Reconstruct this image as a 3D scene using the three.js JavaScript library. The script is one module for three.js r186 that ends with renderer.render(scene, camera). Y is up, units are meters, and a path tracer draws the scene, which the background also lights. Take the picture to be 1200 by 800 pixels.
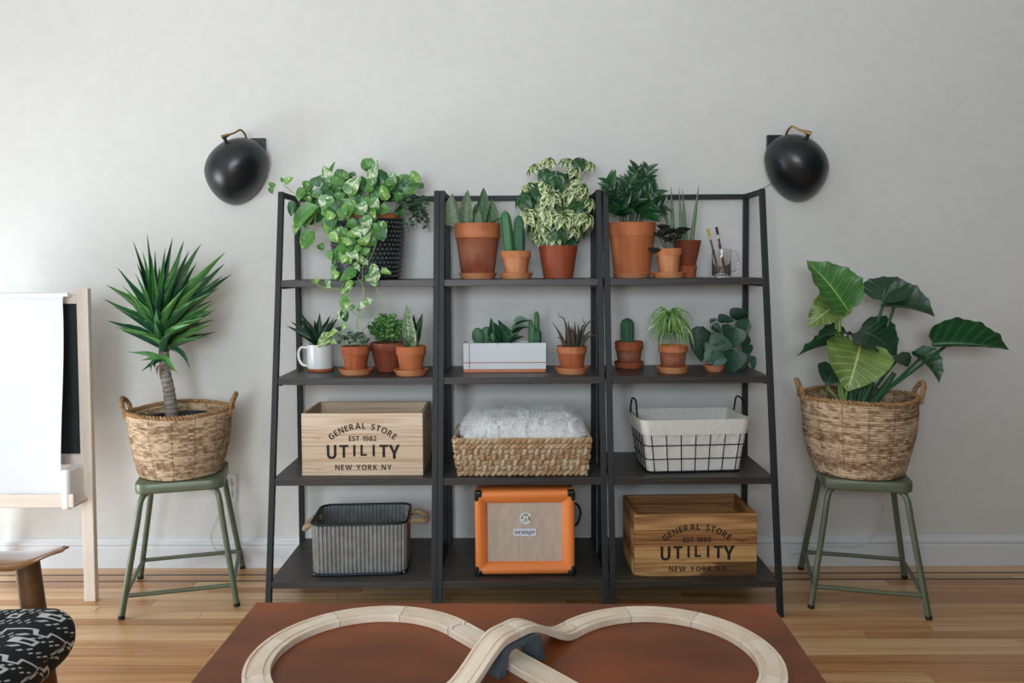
import * as THREE from 'three';
import { RoundedBoxGeometry } from 'three/addons/geometries/RoundedBoxGeometry.js';
import { mergeGeometries, toCreasedNormals } from 'three/addons/utils/BufferGeometryUtils.js';
import { RectAreaLightUniformsLib } from 'three/addons/lights/RectAreaLightUniformsLib.js';
import { FontLoader } from 'three/addons/loaders/FontLoader.js';
import { TextGeometry } from 'three/addons/geometries/TextGeometry.js';

// ---------------------------------------------------------------- camera, sky, light, exposure
const scene = new THREE.Scene();
const FOCAL = 950, PRINCIPAL_Y = 347.37;                       // pixels of a 1200 x 800 frame
const camera = new THREE.PerspectiveCamera(2 * Math.atan(400 / FOCAL) * 180 / Math.PI, 1.5, 0.05, 100);
camera.position.set(-0.0143, 1.2656, 3.3782);
camera.rotation.set(-0.0382, 0.0074, -0.0058, 'YXZ');
camera.setViewOffset(1200, 800, 0, 400 - PRINCIPAL_Y, 1200, 800);
camera.updateMatrixWorld(true);

const renderer = new THREE.WebGLRenderer({ antialias: true });
renderer.toneMapping = THREE.LinearToneMapping;
renderer.toneMappingExposure = 0.545;
renderer.shadowMap.enabled = true;
scene.background = new THREE.Color(0.75, 0.87, 1.0);           // even overcast sky outside the windows

RectAreaLightUniformsLib.init();
// daylight entering through the glazed openings of the left wall, as large as each opening
const ROOM = { left: -3.1, right: 3.3, back: 0, front: 5.6, top: 2.85 };
const WINDOWS = [{ wall: 'left', c: 1.1, w: 1.05, y0: 0.08, y1: 0.92 }, { wall: 'front', c: -0.55, w: 2.4, y0: 0.6, y1: 2.35 }];
for (const w of WINDOWS) {
  const l = new THREE.RectAreaLight(new THREE.Color(0.8, 0.905, 1.0), 30, w.w - 0.06, w.y1 - w.y0 - 0.06), y = (w.y0 + w.y1) / 2;
  if (w.wall === 'left') { l.position.set(ROOM.left - 0.05, y, w.c); l.lookAt(ROOM.left + 5, y, w.c); } else { l.position.set(w.c, y, ROOM.front + 0.05); l.lookAt(w.c, y, ROOM.front - 5); }
  l.name = 'window_daylight';
  scene.add(l);
}

// ---------------------------------------------------------------- helpers
let seedState = 12345;
function srand(s) { seedState = s; }
function rnd() { seedState = (seedState + 0x6d2b79f5) | 0; let t = Math.imul(seedState ^ (seedState >>> 15), 1 | seedState); t = (t + Math.imul(t ^ (t >>> 7), 61 | t)) ^ t; return ((t ^ (t >>> 14)) >>> 0) / 4294967296; }
const rr = (a, b) => a + (b - a) * rnd();
const V = (x, y, z) => new THREE.Vector3(x, y, z);
const clamp = (x, a, b) => Math.min(b, Math.max(a, x));
const sstep = (a, b, x) => { const t = clamp((x - a) / (b - a), 0, 1); return t * t * (3 - 2 * t); };
const PI = Math.PI;

function pixelRay(px, py) { return V((px - 600) / FOCAL, -(py - PRINCIPAL_Y) / FOCAL, -1).applyQuaternion(camera.quaternion); }
function onZ(px, py, z) { const d = pixelRay(px, py), t = (z - camera.position.z) / d.z; return d.multiplyScalar(t).add(camera.position); }
function onY(px, py, y) { const d = pixelRay(px, py), t = (y - camera.position.y) / d.y; return d.multiplyScalar(t).add(camera.position); }
const ppm = (z) => FOCAL / (camera.position.z - z);

const taken = {};
function numbered(n) { if (!(n in taken)) { taken[n] = 0; return n; } taken[n]++; return n + '_' + String(taken[n]).padStart(3, '0'); }
function shade(o) { o.castShadow = true; o.receiveShadow = true; return o; }
function thing(name, label, category, pos = [0, 0, 0], turn = 0, group) {
  const o = new THREE.Group(); o.name = numbered(name); scene.add(o);
  o.position.set(...(pos.isVector3 ? [pos.x, pos.y, pos.z] : pos)); o.rotation.y = turn;
  o.userData = { label, category }; if (group) o.userData.group = group;
  return o;
}
function part(name, geo, mat, parent, label) {
  const m = shade(new THREE.Mesh(Array.isArray(geo) ? merge(geo) : geo, mat)); m.name = name; parent.add(m);
  if (label) m.userData.label = label;
  return m;
}
function single(name, geo, mat, label, category, group, pos) {
  const m = shade(new THREE.Mesh(Array.isArray(geo) ? merge(geo) : geo, mat)); m.name = numbered(name); scene.add(m);
  m.userData = { label, category }; if (group) m.userData.group = group;
  if (pos) m.position.copy(pos.isVector3 ? pos : V(...pos));
  return m;
}
function structure(name, geo, mat, label) {
  const m = geo ? shade(new THREE.Mesh(Array.isArray(geo) ? merge(geo) : geo, mat)) : new THREE.Group();
  m.name = name; m.userData = { kind: 'structure', label, category: name.split('_')[0] }; scene.add(m); return m;
}
function merge(list) {
  const l = list.map((g) => { const h = g.index ? g.toNonIndexed() : g.clone(); for (const k of Object.keys(h.attributes)) if (!['position', 'normal', 'uv'].includes(k)) h.deleteAttribute(k); return h; });
  return mergeGeometries(l, false);
}
function box(w, h, d, x = 0, y = 0, z = 0, bevel = 0) {
  const g = bevel ? new RoundedBoxGeometry(w, h, d, 2, bevel) : new THREE.BoxGeometry(w, h, d);
  return g.translate(x, y, z);
}
function between(a, b, g) {                                     // a geometry along +Y of length 1, centred, put between two points
  const d = b.clone().sub(a), L = d.length();
  return g.applyMatrix4(new THREE.Matrix4().compose(a.clone().add(b).multiplyScalar(0.5), new THREE.Quaternion().setFromUnitVectors(V(0, 1, 0), d.divideScalar(L)), V(1, L, 1)));
}
function bar(a, b, w, d = w, bevel = 0.002) {                   // square tube; keeps its faces parallel to the axes
  const dir = b.clone().sub(a), L = dir.length(); dir.normalize();
  const x = Math.abs(dir.x) > 0.9 ? V(0, 0, 1) : V(1, 0, 0);
  const zz = x.clone().cross(dir).normalize(), xx = dir.clone().cross(zz).normalize();
  const g = new RoundedBoxGeometry(w, L, d, 1, Math.min(bevel, w * 0.3, d * 0.3));
  return g.applyMatrix4(new THREE.Matrix4().makeBasis(xx, dir, zz).setPosition(a.clone().add(b).multiplyScalar(0.5)));
}
function rod(a, b, r, r2 = r, seg = 12) { return between(a, b, new THREE.CylinderGeometry(r2, r, 1, seg)); }
function tube(pts, r, seg = 24, rad = 8, closed = false, tension = 0.5) {
  return new THREE.TubeGeometry(new THREE.CatmullRomCurve3(pts, closed, 'catmullrom', tension), seg, r, rad, closed);
}
function ball(r, x = 0, y = 0, z = 0, ws = 12, hs = 8) { return new THREE.SphereGeometry(r, ws, hs).translate(x, y, z); }
function lathe(pts, seg = 32) { return new THREE.LatheGeometry(pts.map((p) => new THREE.Vector2(p[0], p[1])), seg); }
function creased(g, a = 0.6) { return toCreasedNormals(g.index ? g.toNonIndexed() : g, a); }

// value noise
function hash2(x, y, s) { let h = Math.imul(x, 374761393) ^ Math.imul(y, 668265263) ^ Math.imul(s, 2147483647 ^ 0x5bd1e995); h = Math.imul(h ^ (h >>> 13), 1274126177); return ((h ^ (h >>> 16)) >>> 0) / 4294967296; }
function vnoise(x, y, s = 1, px = 0, py = 0) {
  const xi = Math.floor(x), yi = Math.floor(y), u = x - xi, v = y - yi, w = (a, p) => (p ? ((a % p) + p) % p : a);
  const a = u * u * (3 - 2 * u), b = v * v * (3 - 2 * v);
  const h = (i, j) => hash2(w(xi + i, px), w(yi + j, py), s);
  return (h(0, 0) * (1 - a) + h(1, 0) * a) * (1 - b) + (h(0, 1) * (1 - a) + h(1, 1) * a) * b;
}
function fbm(x, y, s = 1, o = 4) { let v = 0, a = 0.5, t = 0; for (let i = 0; i < o; i++) { v += a * vnoise(x, y, s + i * 17); t += a; x *= 2.03; y *= 2.03; a *= 0.5; } return v / t; }
function fbmTile(x, y, p, q, s = 1, o = 4) { let v = 0, a = 0.5, t = 0; for (let i = 0; i < o; i++) { v += a * vnoise(x, y, s + i * 17, p, q); t += a; x *= 2; y *= 2; p *= 2; q *= 2; a *= 0.5; } return v / t; }
function texture(w, h, f, srgb = true, repeat = true) {
  const d = new Uint8Array(w * h * 4);
  for (let j = 0; j < h; j++) for (let i = 0; i < w; i++) { const c = f(i / w, j / h, i, j), k = (j * w + i) * 4; d[k] = clamp(c[0], 0, 255); d[k + 1] = clamp(c[1], 0, 255); d[k + 2] = clamp(c[2], 0, 255); d[k + 3] = c[3] ?? 255; }
  const t = new THREE.DataTexture(d, w, h, THREE.RGBAFormat);
  t.magFilter = THREE.LinearFilter; t.minFilter = THREE.LinearFilter; if (srgb) t.colorSpace = THREE.SRGBColorSpace;
  if (repeat) t.wrapS = t.wrapT = THREE.RepeatWrapping;
  t.needsUpdate = true; return t;
}
const mixc = (a, b, t) => [a[0] + (b[0] - a[0]) * t, a[1] + (b[1] - a[1]) * t, a[2] + (b[2] - a[2]) * t];
const hex = (h) => [(h >> 16) & 255, (h >> 8) & 255, h & 255];
function woodTex(light, dark, seed, { w = 512, h = 128, along = 3, across = 14, figure = 0.6, knots = 0 } = {}) {
  const L = hex(light), D = hex(dark);
  srand(seed * 7 + 3); const kn = []; for (let i = 0; i < knots; i++) kn.push([rnd(), rnd(), rr(0.04, 0.09)]);
  return texture(w, h, (u, v) => {
    let y = v + 0.05 * fbmTile(u * along, v * 2, along, 2, seed + 5, 2), k = 0;
    for (const [a, b, r] of kn) { const dx = (u - a) * 2.2, dy = (v - b); const q = Math.exp(-(dx * dx + dy * dy) / (r * r)); y += q * 0.12; k = Math.max(k, q); }
    const g = fbmTile(u * along, y * across, along, across, seed, 4), f = fbmTile(u * along * 2, y * across * 6, along * 2, across * 6, seed + 9, 2), b = fbmTile(u * 2, v * 2, 2, 2, seed + 21, 2);
    const t = clamp((g - 0.5) * 2.2 * figure + (f - 0.5) * 0.5 + (b - 0.5) * 0.7 + 0.4 + k * 0.6, 0, 1);
    return mixc(L, D, t);
  });
}
const std = (o) => new THREE.MeshStandardMaterial(o);
const phys = (o) => new THREE.MeshPhysicalMaterial(o);

// ---------------------------------------------------------------- the room
const plasterBump = texture(512, 512, (u, v) => { const n = fbmTile(u * 6, v * 6, 6, 6, 3, 3) * 0.6 + fbmTile(u * 60, v * 60, 60, 60, 8, 2) * 0.4; return [n * 255, n * 255, n * 255]; }, false);
const plasterCol = texture(512, 512, (u, v) => { const n = fbmTile(u * 5, v * 5, 5, 5, 13, 4) - 0.5, m = fbmTile(u * 40, v * 40, 40, 40, 31, 2) - 0.5; const k = n * 7 + m * 5; return [226 + k, 224 + k, 220 + k * 0.9]; });
function wallMat(color, rx, ry) { const b = plasterBump.clone(), c = plasterCol.clone(); b.repeat.set(rx, ry); c.repeat.set(rx, ry); return std({ color, map: c, bumpMap: b, bumpScale: 0.0012, roughness: 0.75 }); }
const wallPaint = wallMat(0xfbfaf8, 4.3, 2);
const T = 0.15, rw = ROOM.right - ROOM.left, rd = ROOM.front - ROOM.back;
structure('wall_back', box(rw + 2 * T, ROOM.top, T, (ROOM.left + ROOM.right) / 2, ROOM.top / 2, -T / 2), wallPaint, 'pale off-white painted plaster wall behind the shelves');
structure('ceiling', box(rw + 2 * T, T, rd + 2 * T, (ROOM.left + ROOM.right) / 2, ROOM.top + T / 2, (ROOM.front + ROOM.back) / 2), std({ color: 0xe8e7e4, roughness: 0.9 }), 'white ceiling');
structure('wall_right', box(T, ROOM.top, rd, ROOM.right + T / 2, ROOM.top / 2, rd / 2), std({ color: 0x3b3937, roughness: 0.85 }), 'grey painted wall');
// walls with window openings
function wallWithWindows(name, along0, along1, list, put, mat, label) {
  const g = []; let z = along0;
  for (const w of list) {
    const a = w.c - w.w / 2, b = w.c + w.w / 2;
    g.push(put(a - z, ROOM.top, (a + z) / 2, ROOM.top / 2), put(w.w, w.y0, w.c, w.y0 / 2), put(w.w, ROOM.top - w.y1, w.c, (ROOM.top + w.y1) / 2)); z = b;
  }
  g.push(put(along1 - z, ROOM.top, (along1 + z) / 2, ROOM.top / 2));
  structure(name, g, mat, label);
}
wallWithWindows('wall_left', 0, ROOM.front, WINDOWS.filter((w) => w.wall === 'left'), (l, h, c, y) => box(T, h, l, ROOM.left - T / 2, y, c), std({ color: 0xe3e3e0, roughness: 0.85 }), 'white wall with a narrow tall window');
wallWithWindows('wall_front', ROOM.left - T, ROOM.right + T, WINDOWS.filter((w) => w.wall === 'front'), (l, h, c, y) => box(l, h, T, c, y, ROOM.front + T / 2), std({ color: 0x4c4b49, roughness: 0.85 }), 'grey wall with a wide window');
WINDOWS.forEach((w, i) => {
  const o = structure('window_' + (i + 1), null, null, w.wall === 'left' ? 'narrow tall white window in the left wall' : 'wide white window behind the camera'), white = std({ color: 0xeeeeea, roughness: 0.5 }), H = w.y1 - w.y0;
  if (w.wall === 'left') o.position.set(ROOM.left - 0.09, w.y0, w.c); else { o.position.set(w.c, w.y0, ROOM.front + 0.09); o.rotation.y = PI / 2; }
  part('window_frame', [box(0.05, 0.05, w.w, 0, 0.025, 0), box(0.05, 0.05, w.w, 0, H - 0.025, 0), box(0.05, H, 0.05, 0, H / 2, -w.w / 2 + 0.025), box(0.05, H, 0.05, 0, H / 2, w.w / 2 - 0.025), box(0.05, H, 0.06, 0, H / 2, 0)], white, o);
  for (const s of [-1, 1]) part('pane', box(0.004, H - 0.1, w.w / 2 - 0.08, 0, H / 2, s * w.w / 4), phys({ color: 0xffffff, transmission: 1, roughness: 0, thickness: 0 }), o);
  part('window_sill', box(0.2, 0.03, w.w + 0.1, 0.08, -0.015, 0, 0.005), white, o);
});
{ // baseboard: cap moulding, flat, and a small shoe
  const s = new THREE.Shape([[0, 0], [0.018, 0], [0.018, 0.085], [0.0145, 0.088], [0.0145, 0.094], [0.021, 0.1], [0.02, 0.108], [0.011, 0.116], [0.008, 0.122], [0, 0.124]].map((p) => new THREE.Vector2(...p)));
  const g = new THREE.ExtrudeGeometry(s, { depth: rw, bevelEnabled: false }).rotateY(-PI / 2).translate(ROOM.right, 0, 0);
  g.applyMatrix4(new THREE.Matrix4().set(1, 0, 0, 0, 0, 1, 0, 0, 0, 0, 1, 0, 0, 0, 0, 1));
  structure('baseboard_back', creased(g, 0.3), std({ color: 0xe4e6e8, roughness: 0.45 }), 'white moulded baseboard along the back wall');
}
{ // oak strip floor with two dark inlay lines along the wall
  const fl = structure('floor', box(rw + 2 * T, 0.08, rd + 2 * T, (ROOM.left + ROOM.right) / 2, -0.0465, rd / 2), std({ color: 0x2a1a10, roughness: 0.9 }), 'honey oak strip floor with dark inlay lines by the wall');
  const mats = [[0xdfb07c, 0xc48f5a], [0xd5a26c, 0xb57e4b], [0xe6be8d, 0xcd9f6c], [0xcc9662, 0xa97341], [0xddb280, 0xbd8a58]].map(([a, b], i) =>
    phys({ map: woodTex(a, b, 40 + i, { along: 3, across: 8, figure: 0.8 }), roughness: 0.34, clearcoat: 0.35, clearcoatRoughness: 0.22 }));
  const inlay = phys({ map: woodTex(0x3a2416, 0x22140c, 60), roughness: 0.4, clearcoat: 0.3, clearcoatRoughness: 0.25 });
  srand(77);
  const rows = []; let z = 0.0;
  const spec = [[0.085, 0], [0.014, 1], [0.052, 0], [0.014, 1]];
  for (const [w, d] of spec) { rows.push([z, w, d]); z += w; }
  while (z < ROOM.front) { rows.push([z, 0.057, 0]); z += 0.057; }
  const rest = mats.map(() => []), cache = {};
  const plank = (L, w) => { const k = L.toFixed(2) + '_' + w; return cache[k] ??= new RoundedBoxGeometry(L - 0.0012, 0.012, w - 0.0012, 1, 0.0008); };
  for (const [z0, w, dark] of rows) {
    let x = ROOM.left - rr(0, 1.2);
    while (x < ROOM.right) {
      const L = dark ? rr(1.8, 2.4) : Math.round(rr(5, 15)) * 0.12, m = Math.floor(rnd() * mats.length), dy = rr(-0.0003, 0.0003);
      const a = Math.max(x, ROOM.left), b = Math.min(x + L, ROOM.right), visible = z0 < 1.1 && b > -2.3 && a < 2.2;
      if (b - a > 0.03) {
        if (visible) { const p = part(dark ? 'inlay_strip' : 'plank', plank(b - a, w), dark ? inlay : mats[m], fl); p.position.set((a + b) / 2, -0.006 + dy, z0 + w / 2); }
        else rest[m].push(plank(b - a, w).clone().translate((a + b) / 2, -0.006 + dy, z0 + w / 2));
      }
      x += L;
    }
  }
  rest.forEach((l, i) => { if (l.length) { const p = part('floor_strips', l, mats[i], fl); p.userData.kind = 'stuff'; } });
}

// ---------------------------------------------------------------- ladder shelves
const SH = { W: 0.62, yT: 1.5529, zt: 0.2614, zB: 0.5133, tops: [1.2141, 0.8503, 0.4868, 0.1267], back: 0.024 };
const legZ = (y) => SH.zB + (SH.zt - SH.zB) * y / SH.yT;        // front face of the sloping legs
const blackMetal = std({ color: 0x121a1b, roughness: 0.58 });
const boardTex = woodTex(0x403b37, 0x24211f, 91, { along: 3, across: 10, figure: 0.8 });
const boardMat = std({ map: boardTex, roughness: 0.42 });
function makeLadder() {
  const o = new THREE.Group(), w = SH.W / 2, t = 0.021, b = t / 2;
  for (const s of [-1, 1]) {
    part('front_leg', bar(V(s * (w - b), 0, SH.zB - b), V(s * (w - b), SH.yT, SH.zt - b), t), blackMetal, o);
    part('back_leg', bar(V(s * (w - b), 0, SH.back + b), V(s * (w - b), SH.yT, SH.back + b), t), blackMetal, o);
    part('side_rail', bar(V(s * (w - b), SH.yT - b, SH.back + t), V(s * (w - b), SH.yT - b, SH.zt - t), t * 0.95), blackMetal, o);
    part('screw_knob', rod(V(s * (w + 0.0005), SH.yT - 0.05, SH.back + b), V(s * (w + 0.0024), SH.yT - 0.05, SH.back + b), 0.005, 0.004, 10).scale(1, 1, 1), blackMetal, o);
  }
  part('top_rail', bar(V(-w + t, SH.yT - b, SH.back + b), V(w - t, SH.yT - b, SH.back + b), t * 0.95), blackMetal, o);
  const bw = [];
  for (const y of SH.tops) {
    const z0 = SH.back - 0.002, z1 = legZ(y) - 0.001, th = 0.0255;
    part('shelf_board', box(SH.W - 0.026, th, z1 - z0, 0, y - th / 2, (z0 + z1) / 2, 0.0018), boardMat, o);
    for (const s of [-1, 1]) bw.push(bar(V(s * (w - b - 0.011), y - th - 0.004, SH.back + t), V(s * (w - b - 0.011), y - th - 0.004, z1 - 0.03), 0.012, 0.008));
  }
  part('shelf_bracket', bw, blackMetal, o);
  return o;
}
{
  const proto = makeLadder(), xs = [-0.933 + 0.31, -0.313 + 0.31, 0.313 + 0.31];
  const labels = ['black ladder shelf with dark wood boards holding the trailing pothos and the ribbed metal bin', 'black ladder shelf with dark wood boards holding the orange speaker box', 'black ladder shelf with dark wood boards holding the wire basket with canvas lining'];
  xs.forEach((x, i) => {
    const o = i ? proto.clone() : proto; o.name = numbered('ladder_shelf'); o.position.set(x, 0, 0); scene.add(o);
    o.userData = { label: labels[i], category: 'shelf', group: 'ladder shelves side by side' };
  });
}

// ---------------------------------------------------------------- sconces
function makeSconce(cx, cy, m, label) {                          // m = +1: wall plate to the right of the shade
  const c = onZ(cx, cy, 0.13), k = 1 / ppm(0.13), o = thing('wall_sconce', label, 'lamp', [c.x, c.y, 0], 0, 'black wall sconces');
  const black = phys({ color: 0x10181b, roughness: 0.36, clearcoat: 0.25, clearcoatRoughness: 0.3 });
  const brass = std({ color: 0xb39056, metalness: 0.95, roughness: 0.32 });
  // egg-shaped shell, open towards the wall
  const nu = 64, nv = 20, pos = [], idx = [];
  const egg = (a) => { const s = Math.sin(a), cc = Math.cos(a); const ax = 36.5 * k * (1 + 0.0 * s), ay = 39.5 * k; let x = ax * cc * (1 + 0.12 * s - 0.05 * s * s), y = ay * s; x += m * (0.17 * y - 0.06 * (ay - Math.abs(y))); return [x, y]; };
  const surf = (a, v, off) => { const [x, y] = egg(a), r = Math.cos(v * PI / 2), q = Math.sin(v * PI / 2), sc = 1 - off / 0.12; const top = 0.5 + 0.5 * y * r / (39.5 * k); return [x * r * sc, y * (r) * sc, 0.055 + (0.1 + 0.035 * top) * q * sc - 0.03 * (1 - q) * (1 - top)]; };
  for (const off of [0, 0.004]) for (let j = 0; j <= nv; j++) for (let i = 0; i < nu; i++) pos.push(...surf(i / nu * 2 * PI, j / nv, off));
  const at = (l, j, i) => l * (nv + 1) * nu + j * nu + ((i + nu) % nu);
  for (let i = 0; i < nu; i++) {
    for (let j = 0; j < nv; j++) { idx.push(at(0, j, i), at(0, j, i + 1), at(0, j + 1, i + 1), at(0, j, i), at(0, j + 1, i + 1), at(0, j + 1, i)); idx.push(at(1, j, i), at(1, j + 1, i + 1), at(1, j, i + 1), at(1, j, i), at(1, j + 1, i), at(1, j + 1, i + 1)); }
    idx.push(at(0, 0, i), at(1, 0, i + 1), at(0, 0, i + 1), at(0, 0, i), at(1, 0, i), at(1, 0, i + 1));
  }
  const g = new THREE.BufferGeometry(); g.setAttribute('position', new THREE.Float32BufferAttribute(pos, 3)); g.setIndex(idx); g.computeVertexNormals();
  g.setAttribute('uv', new THREE.Float32BufferAttribute(new Float32Array(pos.length / 3 * 2), 2));
  part('lamp_shade', g, black, o);
  const P = (dx, dy, z) => V(m * dx * k, -dy * k, z);
  part('wall_plate', box(18 * k, 34 * k, 0.018, m * 21.5 * k, 24 * k, 0.009, 0.003), black, o);
  part('brass_arm', tube([P(11, -33, 0.02), P(11, -36, 0.035), P(11, -44, 0.07), P(8, -47.5, 0.09), P(2, -43, 0.105), P(-7, -38.5, 0.125)], 0.0042, 32, 8, false, 0.3), brass, o, 'thin bent brass arm');
  part('brass_joint', [rod(P(-3, -40.2, 0.118), P(-10, -36.8, 0.131), 0.0066, 0.0092, 14)], brass, o);
  part('shade_stem', rod(P(-7, -38, 0.126), P(-7, -32, 0.115), 0.006, 0.008, 12), black, o);
  part('bulb_socket', rod(P(2, 0, 0.02), P(2, 0, 0.07), 0.018, 0.018, 16), black, o);
  return o;
}
makeSconce(270.5, 198, 1, 'black egg-shaped wall sconce with brass arm above the yucca tree');
makeSconce(940, 194, -1, 'black egg-shaped wall sconce with brass arm above the elephant ear plant');
single('lamp_cord', tube([onZ(922, 205, 0.006), onZ(914, 209.5, 0.006), onZ(904, 215, 0.006), onZ(893, 221, 0.006), onZ(884, 227, 0.006)], 0.0022, 16, 6), std({ color: 0x9a9c9c, roughness: 0.6 }), 'thin grey cord running from the sconce towards the shelf top', 'cord');

// ---------------------------------------------------------------- stools
const sage = std({ color: 0x666f58, roughness: 0.38, metalness: 0.15 });
const rubber = std({ color: 0x1c1d1b, roughness: 0.8 });
function makeStool() {
  const o = new THREE.Group(), h = 0.474;
  const s = new THREE.Shape(), a = 0.15, r = 0.045;
  s.moveTo(-a + r, -a); s.lineTo(a - r, -a); s.quadraticCurveTo(a, -a, a, -a + r); s.lineTo(a, a - r); s.quadraticCurveTo(a, a, a - r, a); s.lineTo(-a + r, a); s.quadraticCurveTo(-a, a, -a, a - r); s.lineTo(-a, -a + r); s.quadraticCurveTo(-a, -a, -a + r, -a);
  const seat = new THREE.ExtrudeGeometry(s, { depth: 0.026, bevelEnabled: true, bevelSize: 0.007, bevelThickness: 0.007, bevelSegments: 4, curveSegments: 8 }).rotateX(-PI / 2).translate(0, h - 0.033, 0);
  part('seat', creased(seat, 0.7), sage, o);
  for (const sx of [-1, 1]) for (const sz of [-1, 1]) {
    const l = part('leg', tube([V(sx * 0.085, 0.434, sz * 0.085), V(sx * 0.12, 0.43, sz * 0.12), V(sx * 0.136, 0.404, sz * 0.136), V(sx * 0.147, 0.33, sz * 0.147), V(sx * 0.1733, 0.16, sz * 0.1733), V(sx * 0.1965, 0.012, sz * 0.1965)], 0.0112, 30, 10, false, 0.4), sage, o);
    part('foot_cap', rod(V(sx * 0.1982, 0, sz * 0.1982), V(sx * 0.1965, 0.012, sz * 0.1965), 0.0118, 0.0122, 12), rubber, l);
  }
  const q = 0.185, y = 0.078;
  for (const sz of [-1, 1]) {
    part('stretcher', tube([V(-q, y, sz * q), V(-q + 0.02, y, sz * (q + 0.001)), V(0, y, sz * (q + 0.002)), V(q - 0.02, y, sz * (q + 0.001)), V(q, y, sz * q)], 0.0082, 16, 8), sage, o);
    part('stretcher', tube([V(sz * q, y, -q), V(sz * (q + 0.001), y, 0), V(sz * q, y, q)], 0.0082, 16, 8), sage, o);
  }
  return o;
}
{
  const a = makeStool(), b = a.clone();
  a.name = numbered('metal_stool'); a.position.set(-1.3155, 0, 0.266); a.rotation.y = 0.277; scene.add(a);
  a.userData = { label: 'sage green metal stool under the basket with the yucca', category: 'stool', group: 'sage green metal stools' };
  b.name = numbered('metal_stool'); b.position.set(1.297, 0, 0.29); b.rotation.y = -0.245; scene.add(b);
  b.userData = { label: 'sage green metal stool under the basket with the elephant ear plant', category: 'stool', group: 'sage green metal stools' };
}

// ---------------------------------------------------------------- coil baskets on the stools
function coilTex(seed) {
  return texture(512, 512, (u, v) => {
    const row = Math.floor(v * 30), a = fbmTile(u * 64 + row * 7, row * 3.7, 64, 0, seed, 3), b = fbmTile(u * 90, v * 90, 90, 90, seed + 4, 2), c = vnoise(row * 0.83, 3.1, seed + 8), d = fbmTile(u * 6, v * 7, 6, 7, seed + 2, 3);
    let t = clamp(0.38 + (a - 0.5) * 1.5 + (b - 0.5) * 0.6 + (c - 0.5) * 0.55 + (d - 0.5) * 0.8, 0, 1);
    const f = v * 30 - row; if (f < 0.16) t = Math.min(1, t + 0.35);
    let col = mixc([218, 192, 158], [118, 86, 58], t);
    if (Math.abs(((u * 14) % 1) - 0.5) < 0.03 && b > 0.4) col = mixc(col, [78, 54, 34], 0.45);
    return col;
  });
}
function ropeRing(path, r, turns, seg, strands = 2, rad = 6) {   // twisted rope along a closed or open curve
  const fr = path.computeFrenetFrames(seg, path.closed), out = [];
  for (let s = 0; s < strands; s++) {
    const pts = [];
    for (let i = 0; i <= seg; i++) { const t = i / seg, p = path.getPointAt(t), a = t * turns * 2 * PI + s * 2 * PI / strands; pts.push(p.addScaledVector(fr.normals[i], Math.cos(a) * r * 0.55).addScaledVector(fr.binormals[i], Math.sin(a) * r * 0.55)); }
    out.push(new THREE.TubeGeometry(new THREE.CatmullRomCurve3(pts), seg * 2, r * 0.62, rad, false));
  }
  return merge(out);
}
function makeCoilBasket(cx, cz, y0, H, rt, rb, tex, label, hAngle, hUp) {
  const o = thing('coil_basket', label, 'basket', [cx, y0, cz], 0, 'coiled straw baskets');
  const mat = std({ map: tex, roughness: 0.85 }), n = 30, prof = [[0, 0.004], [rb * 0.9, 0.001]];
  for (let i = 0; i < n; i++) for (let j = 0; j < 5; j++) { const t = (i + j / 5) / n, r = rb + (rt - rb) * (1 - (1 - t) ** 1.9) + 0.0035 * Math.sin(j / 5 * PI); prof.push([r, 0.001 + t * H]); }
  prof.push([rt, H], [rt - 0.012, H]);
  for (let i = 6; i >= 0; i--) { const t = i / 6; prof.push([rb + (rt - rb) * (1 - (1 - t) ** 1.9) - 0.014, Math.max(0.014, t * H)]); }
  prof.push([0, 0.014]);
  const g = lathe(prof, 72);
  srand(5); { const p = g.attributes.position; for (let i = 0; i < p.count; i++) { const x = p.getX(i), z = p.getZ(i), a = Math.atan2(z, x), y = p.getY(i), w = 1 + 0.012 * Math.sin(a * 2 + y * 9) + 0.008 * Math.sin(a * 5 + y * 30); p.setX(i, x * w); p.setZ(i, z * w); if (y > 0.02) p.setY(i, y + 0.004 * Math.sin(a * 3 + 1) * y / H); } }
  { const uv = g.attributes.uv, p = g.attributes.position; for (let i = 0; i < uv.count; i++) uv.setXY(i, uv.getX(i), p.getY(i) / H * 0.999); }
  g.computeVertexNormals();
  part('basket_body', g, mat, o);
  const rope = std({ map: tex, color: 0xf0dcc0, roughness: 0.85 });
  const ring = []; for (let i = 0; i < 40; i++) { const a = i / 40 * 2 * PI; ring.push(V(Math.cos(a) * (rt - 0.002) * (1 + 0.012 * Math.sin(a * 2 + H * 9)), H + 0.006 + 0.004 * Math.sin(a * 3 + 1), Math.sin(a) * (rt - 0.002) * (1 + 0.012 * Math.sin(a * 2 + H * 9)))); }
  part('braided_rim', ropeRing(new THREE.CatmullRomCurve3(ring, true), 0.0085, 44, 220), rope, o);
  for (const s of [0, 1]) {
    const a = hAngle + s * PI, c = V(Math.cos(a), 0, Math.sin(a)), t = V(-Math.sin(a), 0, Math.cos(a)), w = 0.052, pts = [];
    for (const [q, h, e] of [[-1, -0.01, 0], [-1, 0.02, 0.004], [-0.8, hUp * 0.7, 0.012], [0, hUp, 0.02], [0.8, hUp * 0.7, 0.012], [1, 0.02, 0.004], [1, -0.01, 0]]) pts.push(c.clone().multiplyScalar(rt + e).addScaledVector(t, q * w).add(V(0, H + h, 0)));
    part('rope_handle', ropeRing(new THREE.CatmullRomCurve3(pts), 0.0085, 9, 50), rope, o);
  }
  return o;
}
const basketL = makeCoilBasket(-1.325, 0.268, 0.475, 0.236, 0.186, 0.148, coilTex(3), 'tan coiled straw basket with rope handles holding the yucca', -0.25, 0.058);
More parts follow.
